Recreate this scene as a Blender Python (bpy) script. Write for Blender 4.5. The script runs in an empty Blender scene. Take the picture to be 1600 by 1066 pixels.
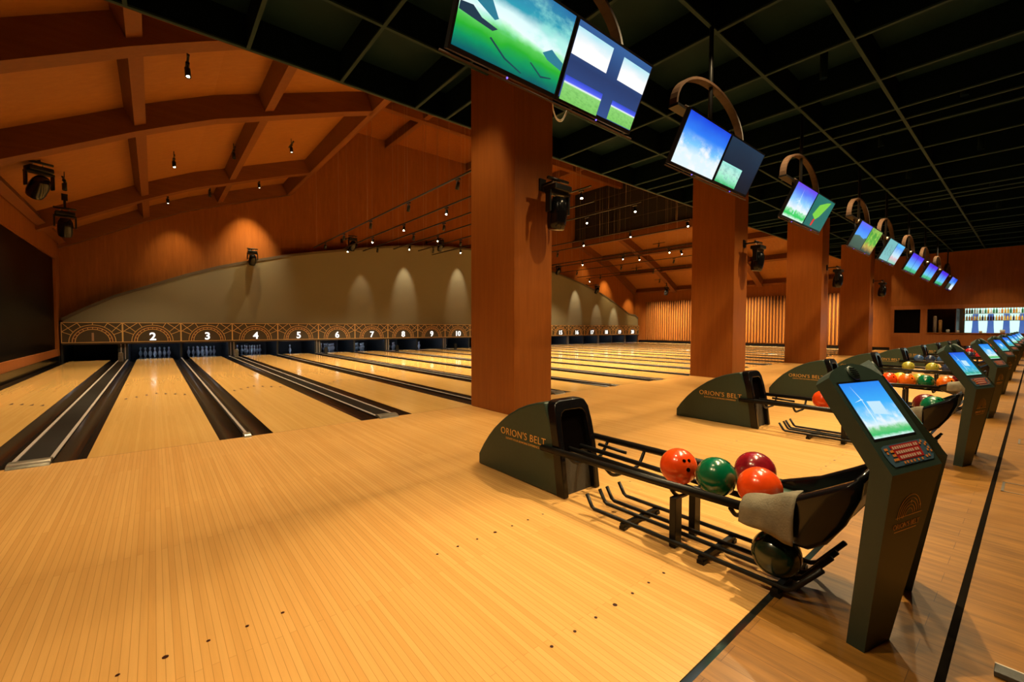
import bpy, bmesh, math, random
from mathutils import Vector, Matrix
random.seed(7)
PI = math.pi
SC = bpy.context.scene
COL = SC.collection

# ------------------------------------------------------------------ camera
cam_d = bpy.data.cameras.new('camera')
cam = bpy.data.objects.new('camera', cam_d)
COL.objects.link(cam)
CYAW, CPITCH, CROLL = 0.691, -0.0334, 0.0027
def cam_axes():
    cy, sy, cp, sp = math.cos(CYAW), math.sin(CYAW), math.cos(CPITCH), math.sin(CPITCH)
    f = Vector((sy*cp, cy*cp, sp)); r = Vector((cy, -sy, 0)); u = r.cross(f)
    cr, sr = math.cos(CROLL), math.sin(CROLL)
    return r*cr+u*sr, -r*sr+u*cr, f
_r, _u, _f = cam_axes()
cam.matrix_world = Matrix(((_r.x, _u.x, -_f.x, -0.0089), (_r.y, _u.y, -_f.y, -5.7274), (_r.z, _u.z, -_f.z, 1.2687), (0, 0, 0, 1)))
cam_d.sensor_width = 36.0
cam_d.lens = 675.9*36/1600
cam_d.clip_start = 0.05
cam_d.clip_end = 200
SC.camera = cam

# ------------------------------------------------------------------ colour and world
SC.view_settings.view_transform = 'Standard'
SC.view_settings.look = 'None'
SC.view_settings.gamma = 1.0
SC.view_settings.use_curve_mapping = False
SC.view_settings.exposure = 0.0
wd = bpy.data.worlds.new('room_dark')
wd.use_nodes = True
wd.node_tree.nodes['Background'].inputs[0].default_value = (0.05, 0.04, 0.035, 1)
wd.node_tree.nodes['Background'].inputs[1].default_value = 0.2
SC.world = wd

WARM = (1.0, 0.735, 0.385)
WARM2 = (1.0, 0.80, 0.50)
def spot(name, loc, target, energy, angle=60, blend=0.4, radius=0.04, color=WARM):
    d = bpy.data.lights.new(name, 'SPOT')
    d.energy = energy; d.spot_size = math.radians(angle); d.spot_blend = blend
    d.shadow_soft_size = radius; d.color = color
    o = bpy.data.objects.new(name, d); COL.objects.link(o)
    o.location = loc
    o.rotation_euler = (Vector(target)-Vector(loc)).to_track_quat('-Z', 'Y').to_euler()
    return o

# light constants
K_DOWN = 540      # coffer downlights over the approach
K_TRACK = 1120     # spotlights on the hanging tracks
K_WASH = 150
K_BAY = 1150
DOWN = [(-0.8, -0.3), (2.62, -0.3), (7.7, -0.25), (11.9, -0.25), (15.9, -0.25), (20.5, -0.25), (25.0, -0.25), (29, -0.25),
        (-0.8, -3.6), (1.6, -3.6), (4.84, -3.6), (7.8, -3.6), (11.6, -3.6), (14.6, -3.6), (18.4, -3.6), (21.4, -3.6), (25.2, -3.6),
        (-0.8, -4.9), (3.2, -4.9), (6.6, -4.9), (10.1, -4.9), (13.4, -4.9), (16.95, -4.9), (20.2, -4.9), (23.75, -4.9), (27.0, -4.9)]
for (x, y) in DOWN:
    e, an = (0.36, 100) if y > -1 else ((0.95, 116) if y > -4 else ((0.50, 112) if y > -5 else (0.16, 105)))
    if (x, y) == (1.6, -3.6): e = 0.30
    if (x, y) == (4.84, -3.6): e = 0.5
    if (x, y) == (-0.8, -4.9): e = 0.25
    if (x, y) == (-0.8, -3.6): e = 0.7
    if (x, y) == (3.2, -4.9): e = 0.40
    spot('downlight_lamp', (x, y, 5.36 if y > -1 else 4.98), (x, y-0.02, 0), K_DOWN*e, an+(0 if y > -1 else 14), 0.5, 0.035, WARM)

# added narrow spots without fixtures, to sharpen the shadows at each ball rack
for k in range(9):
    cx = 2.486+3.42*k
    spot('added_rack_spot', (cx+1.62, -4.45, 4.98), (cx-0.35, -4.5, 0), K_DOWN*1.65, 46, 0.8, 0.02, WARM)

# ------------------------------------------------------------------ materials
def new_mat(name):
    m = bpy.data.materials.new(name); m.use_nodes = True
    nt = m.node_tree; b = nt.nodes['Principled BSDF']
    return m, nt, b
def N(nt, t, **kw):
    n = nt.nodes.new(t)
    for k, v in kw.items(): setattr(n, k, v)
    return n
def ramp(nt, stops, fac=None):
    r = nt.nodes.new('ShaderNodeValToRGB')
    e = r.color_ramp.elements
    while len(e) < len(stops): e.new(0.5)
    for i, (p, c) in enumerate(stops):
        e[i].position = p; e[i].color = (*c, 1) if len(c) == 3 else c
    if fac is not None: nt.links.new(fac, r.inputs[0])
    return r
def plain(name, col, rough=0.5, metal=0.0, coat=0.0, spec=0.5, var=0.0, scale=8.0, bump=0.0, bscale=60):
    m, nt, b = new_mat(name)
    b.inputs['Roughness'].default_value = rough
    b.inputs['Metallic'].default_value = metal
    b.inputs['Coat Weight'].default_value = coat
    b.inputs['Coat Roughness'].default_value = 0.08
    b.inputs['Specular IOR Level'].default_value = spec
    tc = N(nt, 'ShaderNodeTexCoord')
    nz = N(nt, 'ShaderNodeTexNoise'); nz.inputs['Scale'].default_value = scale; nz.inputs['Detail'].default_value = 3
    nt.links.new(tc.outputs['Object'], nz.inputs['Vector'])
    lo = tuple(c*(1-var) for c in col); hi = tuple(min(1, c*(1+var)) for c in col)
    r = ramp(nt, [(0.3, lo), (0.7, hi)], nz.outputs['Fac'])
    nt.links.new(r.outputs[0], b.inputs['Base Color'])
    if bump:
        n2 = N(nt, 'ShaderNodeTexNoise'); n2.inputs['Scale'].default_value = bscale
        nt.links.new(tc.outputs['Object'], n2.inputs['Vector'])
        bp = N(nt, 'ShaderNodeBump'); bp.inputs['Strength'].default_value = bump; bp.inputs['Distance'].default_value = 0.004
        nt.links.new(n2.outputs['Fac'], bp.inputs['Height']); nt.links.new(bp.outputs[0], b.inputs['Normal'])
    return m
def emit(name, col, strength):
    m, nt, b = new_mat(name)
    b.inputs['Base Color'].default_value = (0.02, 0.02, 0.02, 1)
    b.inputs['Emission Color'].default_value = (*col, 1)
    b.inputs['Emission Strength'].default_value = strength
    return m
def veneer(name, c1, c2, stretch=(6, 6, 0.5), rough=0.5, spec=0.22, joint=None):
    m, nt, b = new_mat(name)
    tc = N(nt, 'ShaderNodeTexCoord'); mp = N(nt, 'ShaderNodeMapping')
    mp.inputs['Scale'].default_value = stretch
    nt.links.new(tc.outputs['Object'], mp.inputs['Vector'])
    nz = N(nt, 'ShaderNodeTexNoise'); nz.inputs['Scale'].default_value = 2.0; nz.inputs['Detail'].default_value = 8; nz.inputs['Roughness'].default_value = 0.7
    nt.links.new(mp.outputs[0], nz.inputs['Vector'])
    r = ramp(nt, [(0.25, c1), (0.55, tuple((a+b_)/2 for a, b_ in zip(c1, c2))), (0.75, c2)], nz.outputs['Fac'])
    nt.links.new(r.outputs[0], b.inputs['Base Color'])
    b.inputs['Roughness'].default_value = rough; b.inputs['Specular IOR Level'].default_value = spec
    return m
def boards(name, c1, c2, width, length, gap_col, rough, grain=0.12, coat=0.0, gap=0.0008, gfreq=40, spec=0.5):
    # strips that run along Y; brick rows across X
    m, nt, b = new_mat(name)
    tc = N(nt, 'ShaderNodeTexCoord'); sep = N(nt, 'ShaderNodeSeparateXYZ'); cmb = N(nt, 'ShaderNodeCombineXYZ')
    nt.links.new(tc.outputs['Object'], sep.inputs[0])
    nt.links.new(sep.outputs['Y'], cmb.inputs['X']); nt.links.new(sep.outputs['X'], cmb.inputs['Y'])
    br = N(nt, 'ShaderNodeTexBrick')
    br.inputs['Scale'].default_value = 1.0; br.inputs['Brick Width'].default_value = length; br.inputs['Row Height'].default_value = width
    br.inputs['Mortar Size'].default_value = gap; br.inputs['Mortar Smooth'].default_value = 0.3
    br.inputs['Color1'].default_value = (*c1, 1); br.inputs['Color2'].default_value = (*c2, 1); br.inputs['Mortar'].default_value = (*gap_col, 1)
    br.offset = 0.37; br.offset_frequency = 2
    nt.links.new(cmb.outputs[0], br.inputs['Vector'])
    mp = N(nt, 'ShaderNodeMapping'); mp.inputs['Scale'].default_value = (gfreq, 2.0, 1)
    nt.links.new(tc.outputs['Object'], mp.inputs['Vector'])
    nz = N(nt, 'ShaderNodeTexNoise'); nz.inputs['Scale'].default_value = 1.0; nz.inputs['Detail'].default_value = 6; nz.inputs['Roughness'].default_value = 0.65
    nt.links.new(mp.outputs[0], nz.inputs['Vector'])
    r = ramp(nt, [(0.3, (1-grain,)*3), (0.7, (1+grain*0.4,)*3)], nz.outputs['Fac'])
    mx = N(nt, 'ShaderNodeMix', data_type='RGBA', blend_type='MULTIPLY'); mx.inputs[0].default_value = 1.0
    nt.links.new(br.outputs['Color'], mx.inputs[6]); nt.links.new(r.outputs[0], mx.inputs[7])
    nt.links.new(mx.outputs[2], b.inputs['Base Color'])
    b.inputs['Roughness'].default_value = rough; b.inputs['Coat Weight'].default_value = coat; b.inputs['Coat Roughness'].default_value = 0.05
    b.inputs['Specular IOR Level'].default_value = spec
    return m
M = {}
M['maple'] = boards('maple_approach', (0.84, 0.485, 0.165), (0.76, 0.415, 0.128), 0.02662, 1.9, (0.54, 0.29, 0.085), 0.25, 0.07, 0.0, 0.0011)
M['lane'] = boards('maple_lane', (0.88, 0.54, 0.18), (0.81, 0.48, 0.15), 0.02662, 3.2, (0.62, 0.35, 0.10), 0.17, 0.05, 0.35, 0.0004)
M['oak'] = boards('concourse_wood', (0.36, 0.165, 0.028), (0.28, 0.122, 0.018), 0.125, 1.25, (0.14, 0.06, 0.015), 0.34, 0.45, 0.0, 0.0014, 26)
M['wood'] = veneer('orange_veneer', (0.180, 0.054, 0.010), (0.270, 0.092, 0.018), rough=0.7, spec=0.10)
M['woodroof'] = veneer('roof_board', (0.22, 0.082, 0.015), (0.30, 0.120, 0.024), (0.7, 5, 5))
M['woodbeam'] = veneer('beam_wood', (0.120, 0.036, 0.007), (0.170, 0.056, 0.011), (0.6, 8, 8))
M['column'] = veneer('column_veneer', (0.215, 0.062, 0.0095), (0.300, 0.094, 0.016), (9, 9, 0.5), 0.4)
M['wooddark'] = veneer('dark_veneer', (0.06, 0.018, 0.006), (0.09, 0.028, 0.008))
M['taupe'] = plain('taupe_fabric', (0.165, 0.150, 0.100), 0.95, var=0.10, scale=60, bump=0.3, bscale=300)
M['taupe_edge'] = plain('taupe_edge', (0.075, 0.055, 0.035), 0.8)
M['greenceil'] = plain('dark_green_ceiling', (0.007, 0.024, 0.032), 0.7, spec=0.08, var=0.1, scale=3)
M['greenblade'] = plain('dark_green_blade', (0.0015, 0.006, 0.007), 0.9, spec=0.05)
M['gridbar'] = plain('ceiling_grid_bar', (0.020, 0.046, 0.056), 0.7, spec=0.1)
M['black'] = plain('black_metal', (0.006, 0.006, 0.006), 0.42, var=0.2, spec=0.28)
M['blackgloss'] = plain('black_gloss', (0.004, 0.004, 0.005), 0.2, coat=0.22, spec=0.25)
M['blackpit'] = plain('pit_black', (0.012, 0.013, 0.014), 0.6)
M['green'] = plain('dark_green_paint', (0.022, 0.046, 0.035), 0.42, var=0.06, scale=30, bump=0.08, bscale=400)
M['kioskgreen'] = plain('kiosk_green_paint', (0.015, 0.034, 0.027), 0.45, var=0.06, scale=30, bump=0.08, bscale=400)
M['greentop'] = plain('green_top_panel', (0.045, 0.085, 0.062), 0.35, var=0.1, scale=12)
M['greypanel'] = plain('grey_vent_panel', (0.055, 0.058, 0.056), 0.5, var=0.2, scale=120)
M['gold'] = plain('gold_lettering', (0.75, 0.45, 0.12), 0.35, metal=0.3)
M['goldline'] = plain('gold_inlay', (0.62, 0.38, 0.14), 0.45)
M['mask'] = plain('masking_panel', (0.050, 0.034, 0.018), 0.5, var=0.05)
M['maskring'] = plain('masking_ring', (0.085, 0.026, 0.011), 0.5)
M['masktrim'] = plain('masking_lower_trim', (0.045, 0.026, 0.014), 0.5)
M['num'] = emit('lit_number', (1.0, 0.95, 0.88), 1.6)
M['numoff'] = plain('unlit_number', (0.30, 0.18, 0.11), 0.5)
M['gutter'] = plain('gutter_plastic', (0.009, 0.006, 0.004), 0.22, var=0.5, scale=3, coat=0.2)
M['capboard'] = plain('divider_board', (0.007, 0.005, 0.004), 0.5, var=0.4, scale=4, spec=0.08)
M['strip'] = plain('pale_strip', (0.42, 0.37, 0.36), 0.4)
M['endcap'] = plain('steel_end_cap', (0.34, 0.32, 0.27), 0.28, metal=0.7, var=0.3, scale=14)
M['deck'] = plain('pin_deck', (0.02, 0.022, 0.026), 0.18, coat=0.4)
M['pin'] = plain('pin_white', (0.62, 0.64, 0.66), 0.3)
M['pinred'] = plain('pin_stripe', (0.4, 0.02, 0.02), 0.3)
M['pitlight'] = emit('pit_tube', (0.55, 0.72, 1.0), 75)
M['lamp'] = emit('lamp_lens', (1.0, 0.82, 0.56), 60)
M['lampdim'] = emit('lamp_lens_small', (1.0, 0.84, 0.6), 5)
M['led'] = emit('blue_led', (0.16, 0.10, 1.0), 2.5)
M['darkglass'] = plain('dark_glass', (0.002, 0.0018, 0.0016), 0.35, spec=0.04)
M['mirrorstrip'] = plain('glass_strip', (0.10, 0.11, 0.10), 0.10, metal=0.85)
M['darkline'] = plain('dark_floor_inlay', (0.010, 0.008, 0.006), 0.8, spec=0.0)
M['foul'] = plain('foul_line', (0.20, 0.09, 0.03), 0.4)
M['dot'] = plain('dark_dot', (0.045, 0.012, 0.006), 0.4)
M['towel'] = plain('grey_cloth', (0.17, 0.15, 0.105), 0.95, var=0.22, scale=14, bump=0.5, bscale=120)
M['screenframe'] = plain('screen_frame', (0.008, 0.008, 0.009), 0.3)
M['copper'] = plain('copper_wood_band', (0.055, 0.030, 0.017), 0.5, spec=0.25, var=0.15)
M['darkblue'] = plain('hole', (0.003, 0.002, 0.002), 0.9, spec=0.0)
M['steel'] = plain('steel', (0.4, 0.38, 0.34), 0.3, metal=0.8)
M['whiteplastic'] = plain('white_plastic', (0.6, 0.56, 0.5), 0.5)
M['wire'] = plain('thin_wire', (0.28, 0.17, 0.10), 0.5)
M['railbrown'] = plain('dark_rail', (0.05, 0.03, 0.018), 0.6)
M['baseorange'] = veneer('wall_base_wood', (0.24, 0.075, 0.018), (0.32, 0.108, 0.027))

def screen_mat(name, stops, cloud=0.0, cloud_scale=3.0, cloud_band=(0.3, 0.8), ccol=(0.9, 0.97, 1), hill=0.08, hscale=5, strength=1.0, rays=0.0):
    # a picture on a screen: vertical colour bands with wavy edges and clouds, laid in the screen's own UVs
    m, nt, b = new_mat(name)
    uv = N(nt, 'ShaderNodeTexCoord'); sep = N(nt, 'ShaderNodeSeparateXYZ')
    nt.links.new(uv.outputs['UV'], sep.inputs[0])
    nz = N(nt, 'ShaderNodeTexNoise'); nz.inputs['Scale'].default_value = hscale; nz.inputs['Detail'].default_value = 6
    nt.links.new(uv.outputs['UV'], nz.inputs['Vector'])
    ma = N(nt, 'ShaderNodeMath', operation='MULTIPLY_ADD'); ma.inputs[1].default_value = hill*2; ma.inputs[2].default_value = -hill
    nt.links.new(nz.outputs['Fac'], ma.inputs[0])
    ad = N(nt, 'ShaderNodeMath', operation='ADD'); nt.links.new(sep.outputs['Y'], ad.inputs[0]); nt.links.new(ma.outputs[0], ad.inputs[1])
    r = ramp(nt, stops, ad.outputs[0])
    out = r.outputs[0]
    if cloud > 0:
        n2 = N(nt, 'ShaderNodeTexNoise'); n2.inputs['Scale'].default_value = cloud_scale; n2.inputs['Detail'].default_value = 9; n2.inputs['Roughness'].default_value = 0.62
        nt.links.new(uv.outputs['UV'], n2.inputs['Vector'])
        cr = ramp(nt, [(0.5-0.03, (0, 0, 0)), (0.62, (1, 1, 1))], n2.outputs['Fac'])
        lo, hi = cloud_band
        band = ramp(nt, [(max(0, lo-0.1), (0, 0, 0)), (lo, (1, 1, 1)), (hi, (1, 1, 1)), (min(1, hi+0.25), (0, 0, 0))], sep.outputs['Y'])
        mm = N(nt, 'ShaderNodeMath', operation='MULTIPLY'); nt.links.new(cr.outputs[0], mm.inputs[0]); nt.links.new(band.outputs[0], mm.inputs[1])
        m2 = N(nt, 'ShaderNodeMath', operation='MULTIPLY'); nt.links.new(mm.outputs[0], m2.inputs[0]); m2.inputs[1].default_value = cloud
        mx = N(nt, 'ShaderNodeMix', data_type='RGBA'); nt.links.new(m2.outputs[0], mx.inputs[0])
        nt.links.new(out, mx.inputs[6]); mx.inputs[7].default_value = (*ccol, 1)
        out = mx.outputs[2]
    nt.links.new(out, b.inputs['Emission Color']); b.inputs['Emission Strength'].default_value = strength
    b.inputs['Base Color'].default_value = (0.01, 0.01, 0.01, 1); b.inputs['Roughness'].default_value = 0.3
    return m
S = {}
S['valley'] = screen_mat('picture_green_valley', [(0, (0.0, 0.11, 0.13)), (0.14, (0.0, 0.30, 0.12)), (0.27, (0.02, 0.45, 0.03)), (0.37, (0.10, 0.62, 0.10)), (0.43, (0.45, 0.95, 0.55)), (0.48, (0.85, 1.0, 1.0)), (0.60, (0.75, 1, 1)), (0.72, (0.03, 0.36, 0.48)), (1, (0.02, 0.16, 0.38))], 0.7, 2.4, (0.45, 0.9), (0.35, 0.9, 0.78), 0.12, 3.0)
S['blueplain'] = screen_mat('picture_blue_ground', [(0, (0.035, 0.085, 0.27)), (0.5, (0.02, 0.045, 0.15)), (1, (0.035, 0.12, 0.33))], hill=0.05)
S['whitecloud'] = screen_mat('picture_white_cloud', [(0, (1, 1, 1)), (0.5, (1, 1, 1)), (0.72, (0.75, 0.92, 0.97)), (1, (0.45, 0.82, 0.92))], hill=0.22, hscale=2.6)
S['meadow'] = screen_mat('picture_meadow', [(0, (0.22, 0.62, 0.13)), (0.66, (0.28, 0.68, 0.18)), (0.72, (0.9, 1, 0.95)), (0.78, (0.10, 0.14, 0.95)), (1, (0.03, 0.07, 0.6))], 0.5, 9, (0.0, 0.5), (0.12, 0.40, 0.08), 0.0)
S['sky'] = screen_mat('picture_blue_sky', [(0, (0.8, 0.95, 1)), (0.3, (0.75, 0.93, 1)), (0.45, (0.22, 0.62, 1.0)), (0.7, (0.03, 0.22, 0.95)), (1, (0.01, 0.06, 0.75))], 0.9, 3.5, (0.0, 0.42), (1, 1, 1), 0.1, 3)
S['navy'] = screen_mat('picture_navy', [(0, (0.004, 0.008, 0.016)), (0.4, (0.008, 0.018, 0.040)), (1, (0.012, 0.035, 0.07))], hill=0.2, hscale=2)
S['greensea'] = screen_mat('picture_green_sea', [(0, (0.05, 0.5, 0.16)), (0.3, (0.35, 0.9, 0.6)), (0.6, (0.5, 0.9, 0.75)), (1, (0.35, 0.85, 0.75))], 0.6, 5, (0.2, 0.9), (0.2, 0.45, 0.4), 0.2, 5)
S['windmill'] = screen_mat('picture_windmill_sky', [(0, (0.75, 1, 0.85)), (0.10, (0.02, 0.62, 0.10)), (0.24, (0.12, 0.72, 0.22)), (0.30, (0.85, 0.95, 1)), (0.52, (0.28, 0.66, 1)), (0.8, (0.10, 0.20, 0.95)), (1, (0.16, 0.06, 0.85))], 0.75, 4, (0.22, 0.4), (0.95, 1, 1), 0.08, 6)
S['teal'] = screen_mat('picture_teal', [(0, (0.01, 0.14, 0.12)), (1, (0.015, 0.17, 0.14))], hill=0.1)
S['leaf'] = screen_mat('picture_leaf', [(0, (0.25, 0.65, 0.03)), (0.5, (0.12, 0.72, 0.05)), (1, (0.3, 0.8, 0.1))], hill=0.3)
S['red'] = emit('picture_red', (0.8, 0.02, 0.02), 1.0)
S['coast'] = screen_mat('picture_dark_coast', [(0, (0.02, 0.05, 0.03)), (0.30, (0.04, 0.09, 0.06)), (0.44, (0.05, 0.12, 0.09)), (0.48, (0.08, 0.38, 1.0)), (0.8, (0.06, 0.2, 1.0)), (1, (0.14, 0.14, 0.95))], hill=0.12, hscale=3)
S['canopy'] = screen_mat('picture_green_canopy', [(0, (0.02, 0.03, 0.01)), (0.22, (0.55, 0.28, 0.04)), (0.4, (0.10, 0.42, 0.02)), (0.8, (0.05, 0.32, 0.03)), (1, (0.3, 0.5, 0.1))], 0.7, 5, (0.2, 0.9), (0.45, 0.75, 0.08), 0.2, 4)
S['paleteal'] = screen_mat('picture_pale_teal', [(0, (0.2, 0.5, 0.5)), (1, (0.17, 0.5, 0.52))], 0.6, 6, (0.3, 0.6), (0.05, 0.16, 0.18), 0.1)
S['coral'] = screen_mat('picture_sky_and_coral', [(0, (0.2, 0.6, 0.45)), (0.25, (0.75, 0.5, 0.55)), (0.4, (0.6, 0.85, 0.95)), (0.8, (0.08, 0.35, 0.95)), (1, (0.1, 0.6, 1))], hill=0.15)
S['purplesky'] = screen_mat('picture_violet_sky', [(0, (0.02, 0.42, 0.16)), (0.15, (0.05, 0.5, 0.25)), (0.25, (0.15, 0.6, 0.9)), (0.55, (0.08, 0.3, 1.0)), (0.85, (0.08, 0.03, 0.85)), (1, (0.06, 0.02, 0.8))], hill=0.08)
S['kiosk'] = screen_mat('picture_bright_windmill', [(0, (0.7, 0.95, 0.9)), (0.06, (0.05, 0.55, 0.16)), (0.16, (0.18, 0.62, 0.22)), (0.22, (0.75, 0.92, 0.98)), (0.33, (0.30, 0.72, 1)), (0.6, (0.05, 0.45, 0.98)), (1, (0.02, 0.24, 0.90))], 0.8, 5, (0.2, 0.32), (0.9, 0.97, 1), 0.05, 9)
S['kiosk2'] = screen_mat('picture_deep_blue', [(0, (0.3, 0.8, 0.7)), (0.08, (0.02, 0.35, 0.22)), (0.18, (0.03, 0.45, 0.6)), (0.5, (0.03, 0.38, 0.95)), (1, (0.02, 0.10, 0.75))], 0.5, 5, (0.1, 0.2), (0.5, 0.9, 0.9), 0.06, 7)

# ------------------------------------------------------------------ mesh tools
class MB:
    def __init__(s): s.v = []; s.f = []; s.sm = []; s.uv = {}; s.mi = []
    def add(s, vs, fs, smooth=False, mi=0):
        o = len(s.v); s.v += [tuple(v) for v in vs]
        for f in fs: s.f.append(tuple(i+o for i in f)); s.sm.append(smooth); s.mi.append(mi)
        return s
    def box(s, a, b, mi=0):
        x0, y0, z0 = a; x1, y1, z1 = b
        return s.add([(x0,y0,z0),(x1,y0,z0),(x1,y1,z0),(x0,y1,z0),(x0,y0,z1),(x1,y0,z1),(x1,y1,z1),(x0,y1,z1)],
                     [(0,3,2,1),(4,5,6,7),(0,1,5,4),(1,2,6,5),(2,3,7,6),(3,0,4,7)], mi=mi)
    def loft(s, rings, smooth=False, cap=True, closed=True, mi=0):
        n = len(rings[0]); vs = [p for r in rings for p in r]; fs = []
        for k in range(len(rings)-1):
            for i in range(n if closed else n-1):
                j = (i+1) % n
                fs.append((k*n+i, k*n+j, (k+1)*n+j, (k+1)*n+i))
        if cap:
            fs.append(tuple(range(n-1, -1, -1))); fs.append(tuple((len(rings)-1)*n+i for i in range(n)))
        return s.add(vs, fs, smooth, mi)
    def prism(s, poly, fn, a, b, smooth=False, mi=0):
        return s.loft([[fn(p, a) for p in poly], [fn(p, b) for p in poly]], smooth, mi=mi)
    def tube(s, path, r, seg=10, cap=True):
        path = [Vector(p) for p in path]; rings = []; ref = None
        for i, p in enumerate(path):
            t = (path[min(i+1, len(path)-1)]-path[max(i-1, 0)]).normalized()
            if ref is None:
                ref = Vector((0, 0, 1)) if abs(t.z) < 0.9 else Vector((1, 0, 0))
            u = t.cross(ref).normalized(); w = u.cross(t).normalized(); ref = w
            rr = r[i] if isinstance(r, (list, tuple)) else r
            rings.append([p+u*rr*math.cos(2*PI*k/seg)+w*rr*math.sin(2*PI*k/seg) for k in range(seg)])
        return s.loft(rings, True, cap)
    def lathe(s, prof, mat=Matrix.Identity(4), seg=20):
        rings = [[mat @ Vector((max(r, 1e-4)*math.cos(2*PI*k/seg), max(r, 1e-4)*math.sin(2*PI*k/seg), z)) for k in range(seg)] for r, z in prof]
        return s.loft(rings, True, True)
    def quad(s, p, uv=((0,0),(1,0),(1,1),(0,1))):
        s.uv[len(s.f)] = uv
        return s.add(p, [(0,1,2,3)])
    def bar(s, p, q, w, h, up=(0,0,1)):
        p = Vector(p); q = Vector(q); t = (q-p).normalized(); up = Vector(up)
        if abs(t.dot(up)) > 0.95: up = Vector((0, 1, 0))
        u = t.cross(up).normalized()*w/2; v = u.cross(t).normalized()*h/2
        return s.loft([[c-u-v, c+u-v, c+u+v, c-u+v] for c in (p, q)])
    def build(s, name, mat, parent=None, loc=None, bevel=0, rot=None):
        me = bpy.data.meshes.new(name); me.from_pydata(s.v, [], s.f)
        mats = mat if isinstance(mat, (list, tuple)) else [mat]
        for m in mats: me.materials.append(m)
        for i, p in enumerate(me.polygons): p.use_smooth = s.sm[i]; p.material_index = s.mi[i]
        if s.uv:
            ul = me.uv_layers.new(name='UVMap')
            for fi, uv in s.uv.items():
                for li, c in zip(me.polygons[fi].loop_indices, uv): ul.data[li].uv = c
        else:
            bm = bmesh.new(); bm.from_mesh(me); bmesh.ops.recalc_face_normals(bm, faces=bm.faces); bm.to_mesh(me); bm.free()
        o = bpy.data.objects.new(name, me); COL.objects.link(o)
        if parent is not None: o.parent = parent
        if loc is not None: o.location = loc
        if rot is not None: o.rotation_euler = rot
        if bevel:
            bv = o.modifiers.new('bevel', 'BEVEL'); bv.width = bevel; bv.segments = 3; bv.limit_method = 'ANGLE'; bv.angle_limit = math.radians(35)
            for p in me.polygons: p.use_smooth = True
            bv.harden_normals = True
        return o
def tag(o, label, cat, group=None, kind=None):
    if label: o['label'] = label
    if cat: o['category'] = cat
    if group: o['group'] = group
    if kind: o['kind'] = kind
    return o
def empty(name, loc, label, cat, group=None, rz=0):
    o = bpy.data.objects.new(name, None); COL.objects.link(o); o.location = loc; o.rotation_euler = (0, 0, rz)
    o.empty_display_size = 0.1
    return tag(o, label, cat, group)
def struct(o): o['kind'] = 'structure'; return o
def copy_tree(o, parent=None):
    c = o.copy(); COL.objects.link(c)
    if parent is not None: c.parent = parent
    for ch in list(KIDS.get(o.name, [])): copy_tree(ch, c)
    return c
KIDS = {}
def index_kids():
    KIDS.clear()
    for o in COL.objects:
        if o.parent: KIDS.setdefault(o.parent.name, []).append(o)
def text(name, body, size, mat, parent, loc, rot, extrude=0.001, bold=0.0, align='CENTER', space=1.0, sx=1.0):
    c = bpy.data.curves.new(name, 'FONT'); c.body = body; c.size = size; c.extrude = extrude; c.offset = bold
    c.align_x = align; c.space_character = space; c.resolution_u = 4
    t = bpy.data.objects.new(name, c); COL.objects.link(t)
    dg = bpy.context.evaluated_depsgraph_get(); dg.update()
    me = bpy.data.meshes.new_from_object(t.evaluated_get(dg))
    COL.objects.unlink(t); bpy.data.objects.remove(t)
    me.materials.clear(); me.materials.append(mat)
    o = bpy.data.objects.new(name, me); COL.objects.link(o); o.parent = parent; o.location = loc; o.rotation_euler = rot; o.scale = (sx, 1, 1)
    return o
WORDS = ['zero', 'one', 'two', 'three', 'four', 'five', 'six', 'seven', 'eight', 'nine', 'ten', 'eleven', 'twelve', 'thirteen', 'fourteen', 'fifteen', 'sixteen', 'seventeen', 'eighteen', 'nineteen', 'twenty']
ORD = ['first', 'second', 'third', 'fourth', 'fifth', 'sixth', 'seventh', 'eighth', 'ninth', 'tenth', 'eleventh', 'twelfth']

# ------------------------------------------------------------------ layout
PN, PW = 1.5868, 1.7978
LX = {1: -PW, 2: 0.0}
for i in range(3, 21): LX[i] = LX[i-1] + (PN if (i-1) % 2 == 0 else PW)
HW = 0.527
YE = 15.88            # far end of the visible lane
XL, XR = -2.52, 31.4
Y_BACK = 16.05
XM = 14.47
def vault(x):         # underside of the arched beams
    d = x if x <= XM else 2*XM-x
    pts = [(-2.6, 3.88), (-1.5, 4.48), (-0.1, 5.25), (1.1, 5.83), (2.7, 6.42), (4.0, 6.90), (4.9, 7.2)]
    for (a, za), (b, zb) in zip(pts, pts[1:]):
        if d <= b: return za+(zb-za)*(d-a)/(b-a)
    return pts[-1][1]

# ------------------------------------------------------------------ floor
fl = struct(MB().box((XL-0.6, -4.95, -0.25), (31.4, -0.002, 0.0)).build('floor', M['maple']))
dm = MB()
def disc(mb, x, y, r, z=0.0012, seg=12):
    mb.add([(x+r*math.cos(2*PI*k/seg), y+r*math.sin(2*PI*k/seg), z) for k in range(seg)], [tuple(range(seg))])
for i in range(1, 21):
    for k in range(-3, 4):
        disc(dm, LX[i]+k*0.1351, -3.64, 0.011 if k == 0 else 0.0075)
        disc(dm, LX[i]+k*0.1351, -4.54, 0.011 if k == 0 else 0.0075)
        disc(dm, LX[i]+k*0.1351, -0.12, 0.005)
o = dm.build('dot_markers', M['dot'], fl)
fl2 = struct(MB().box((XL-3, -12, -0.25), (34, -4.98, 0.0)).build('floor', M['oak']))
struct(MB().box((XL-3, -4.98, -0.25), (31.4, -4.95, -0.003)).build('trim_1', M['mirrorstrip']))
struct(MB().box((XL-3, -5.557, 0.0), (31.0, -5.530, 0.002)).build('trim_2', M['darkline']))
struct(MB().box((XL-0.1, -0.004, -0.2), (31.4, 0.0, 0.0008)).build('trim_3', M['foul']))
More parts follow.
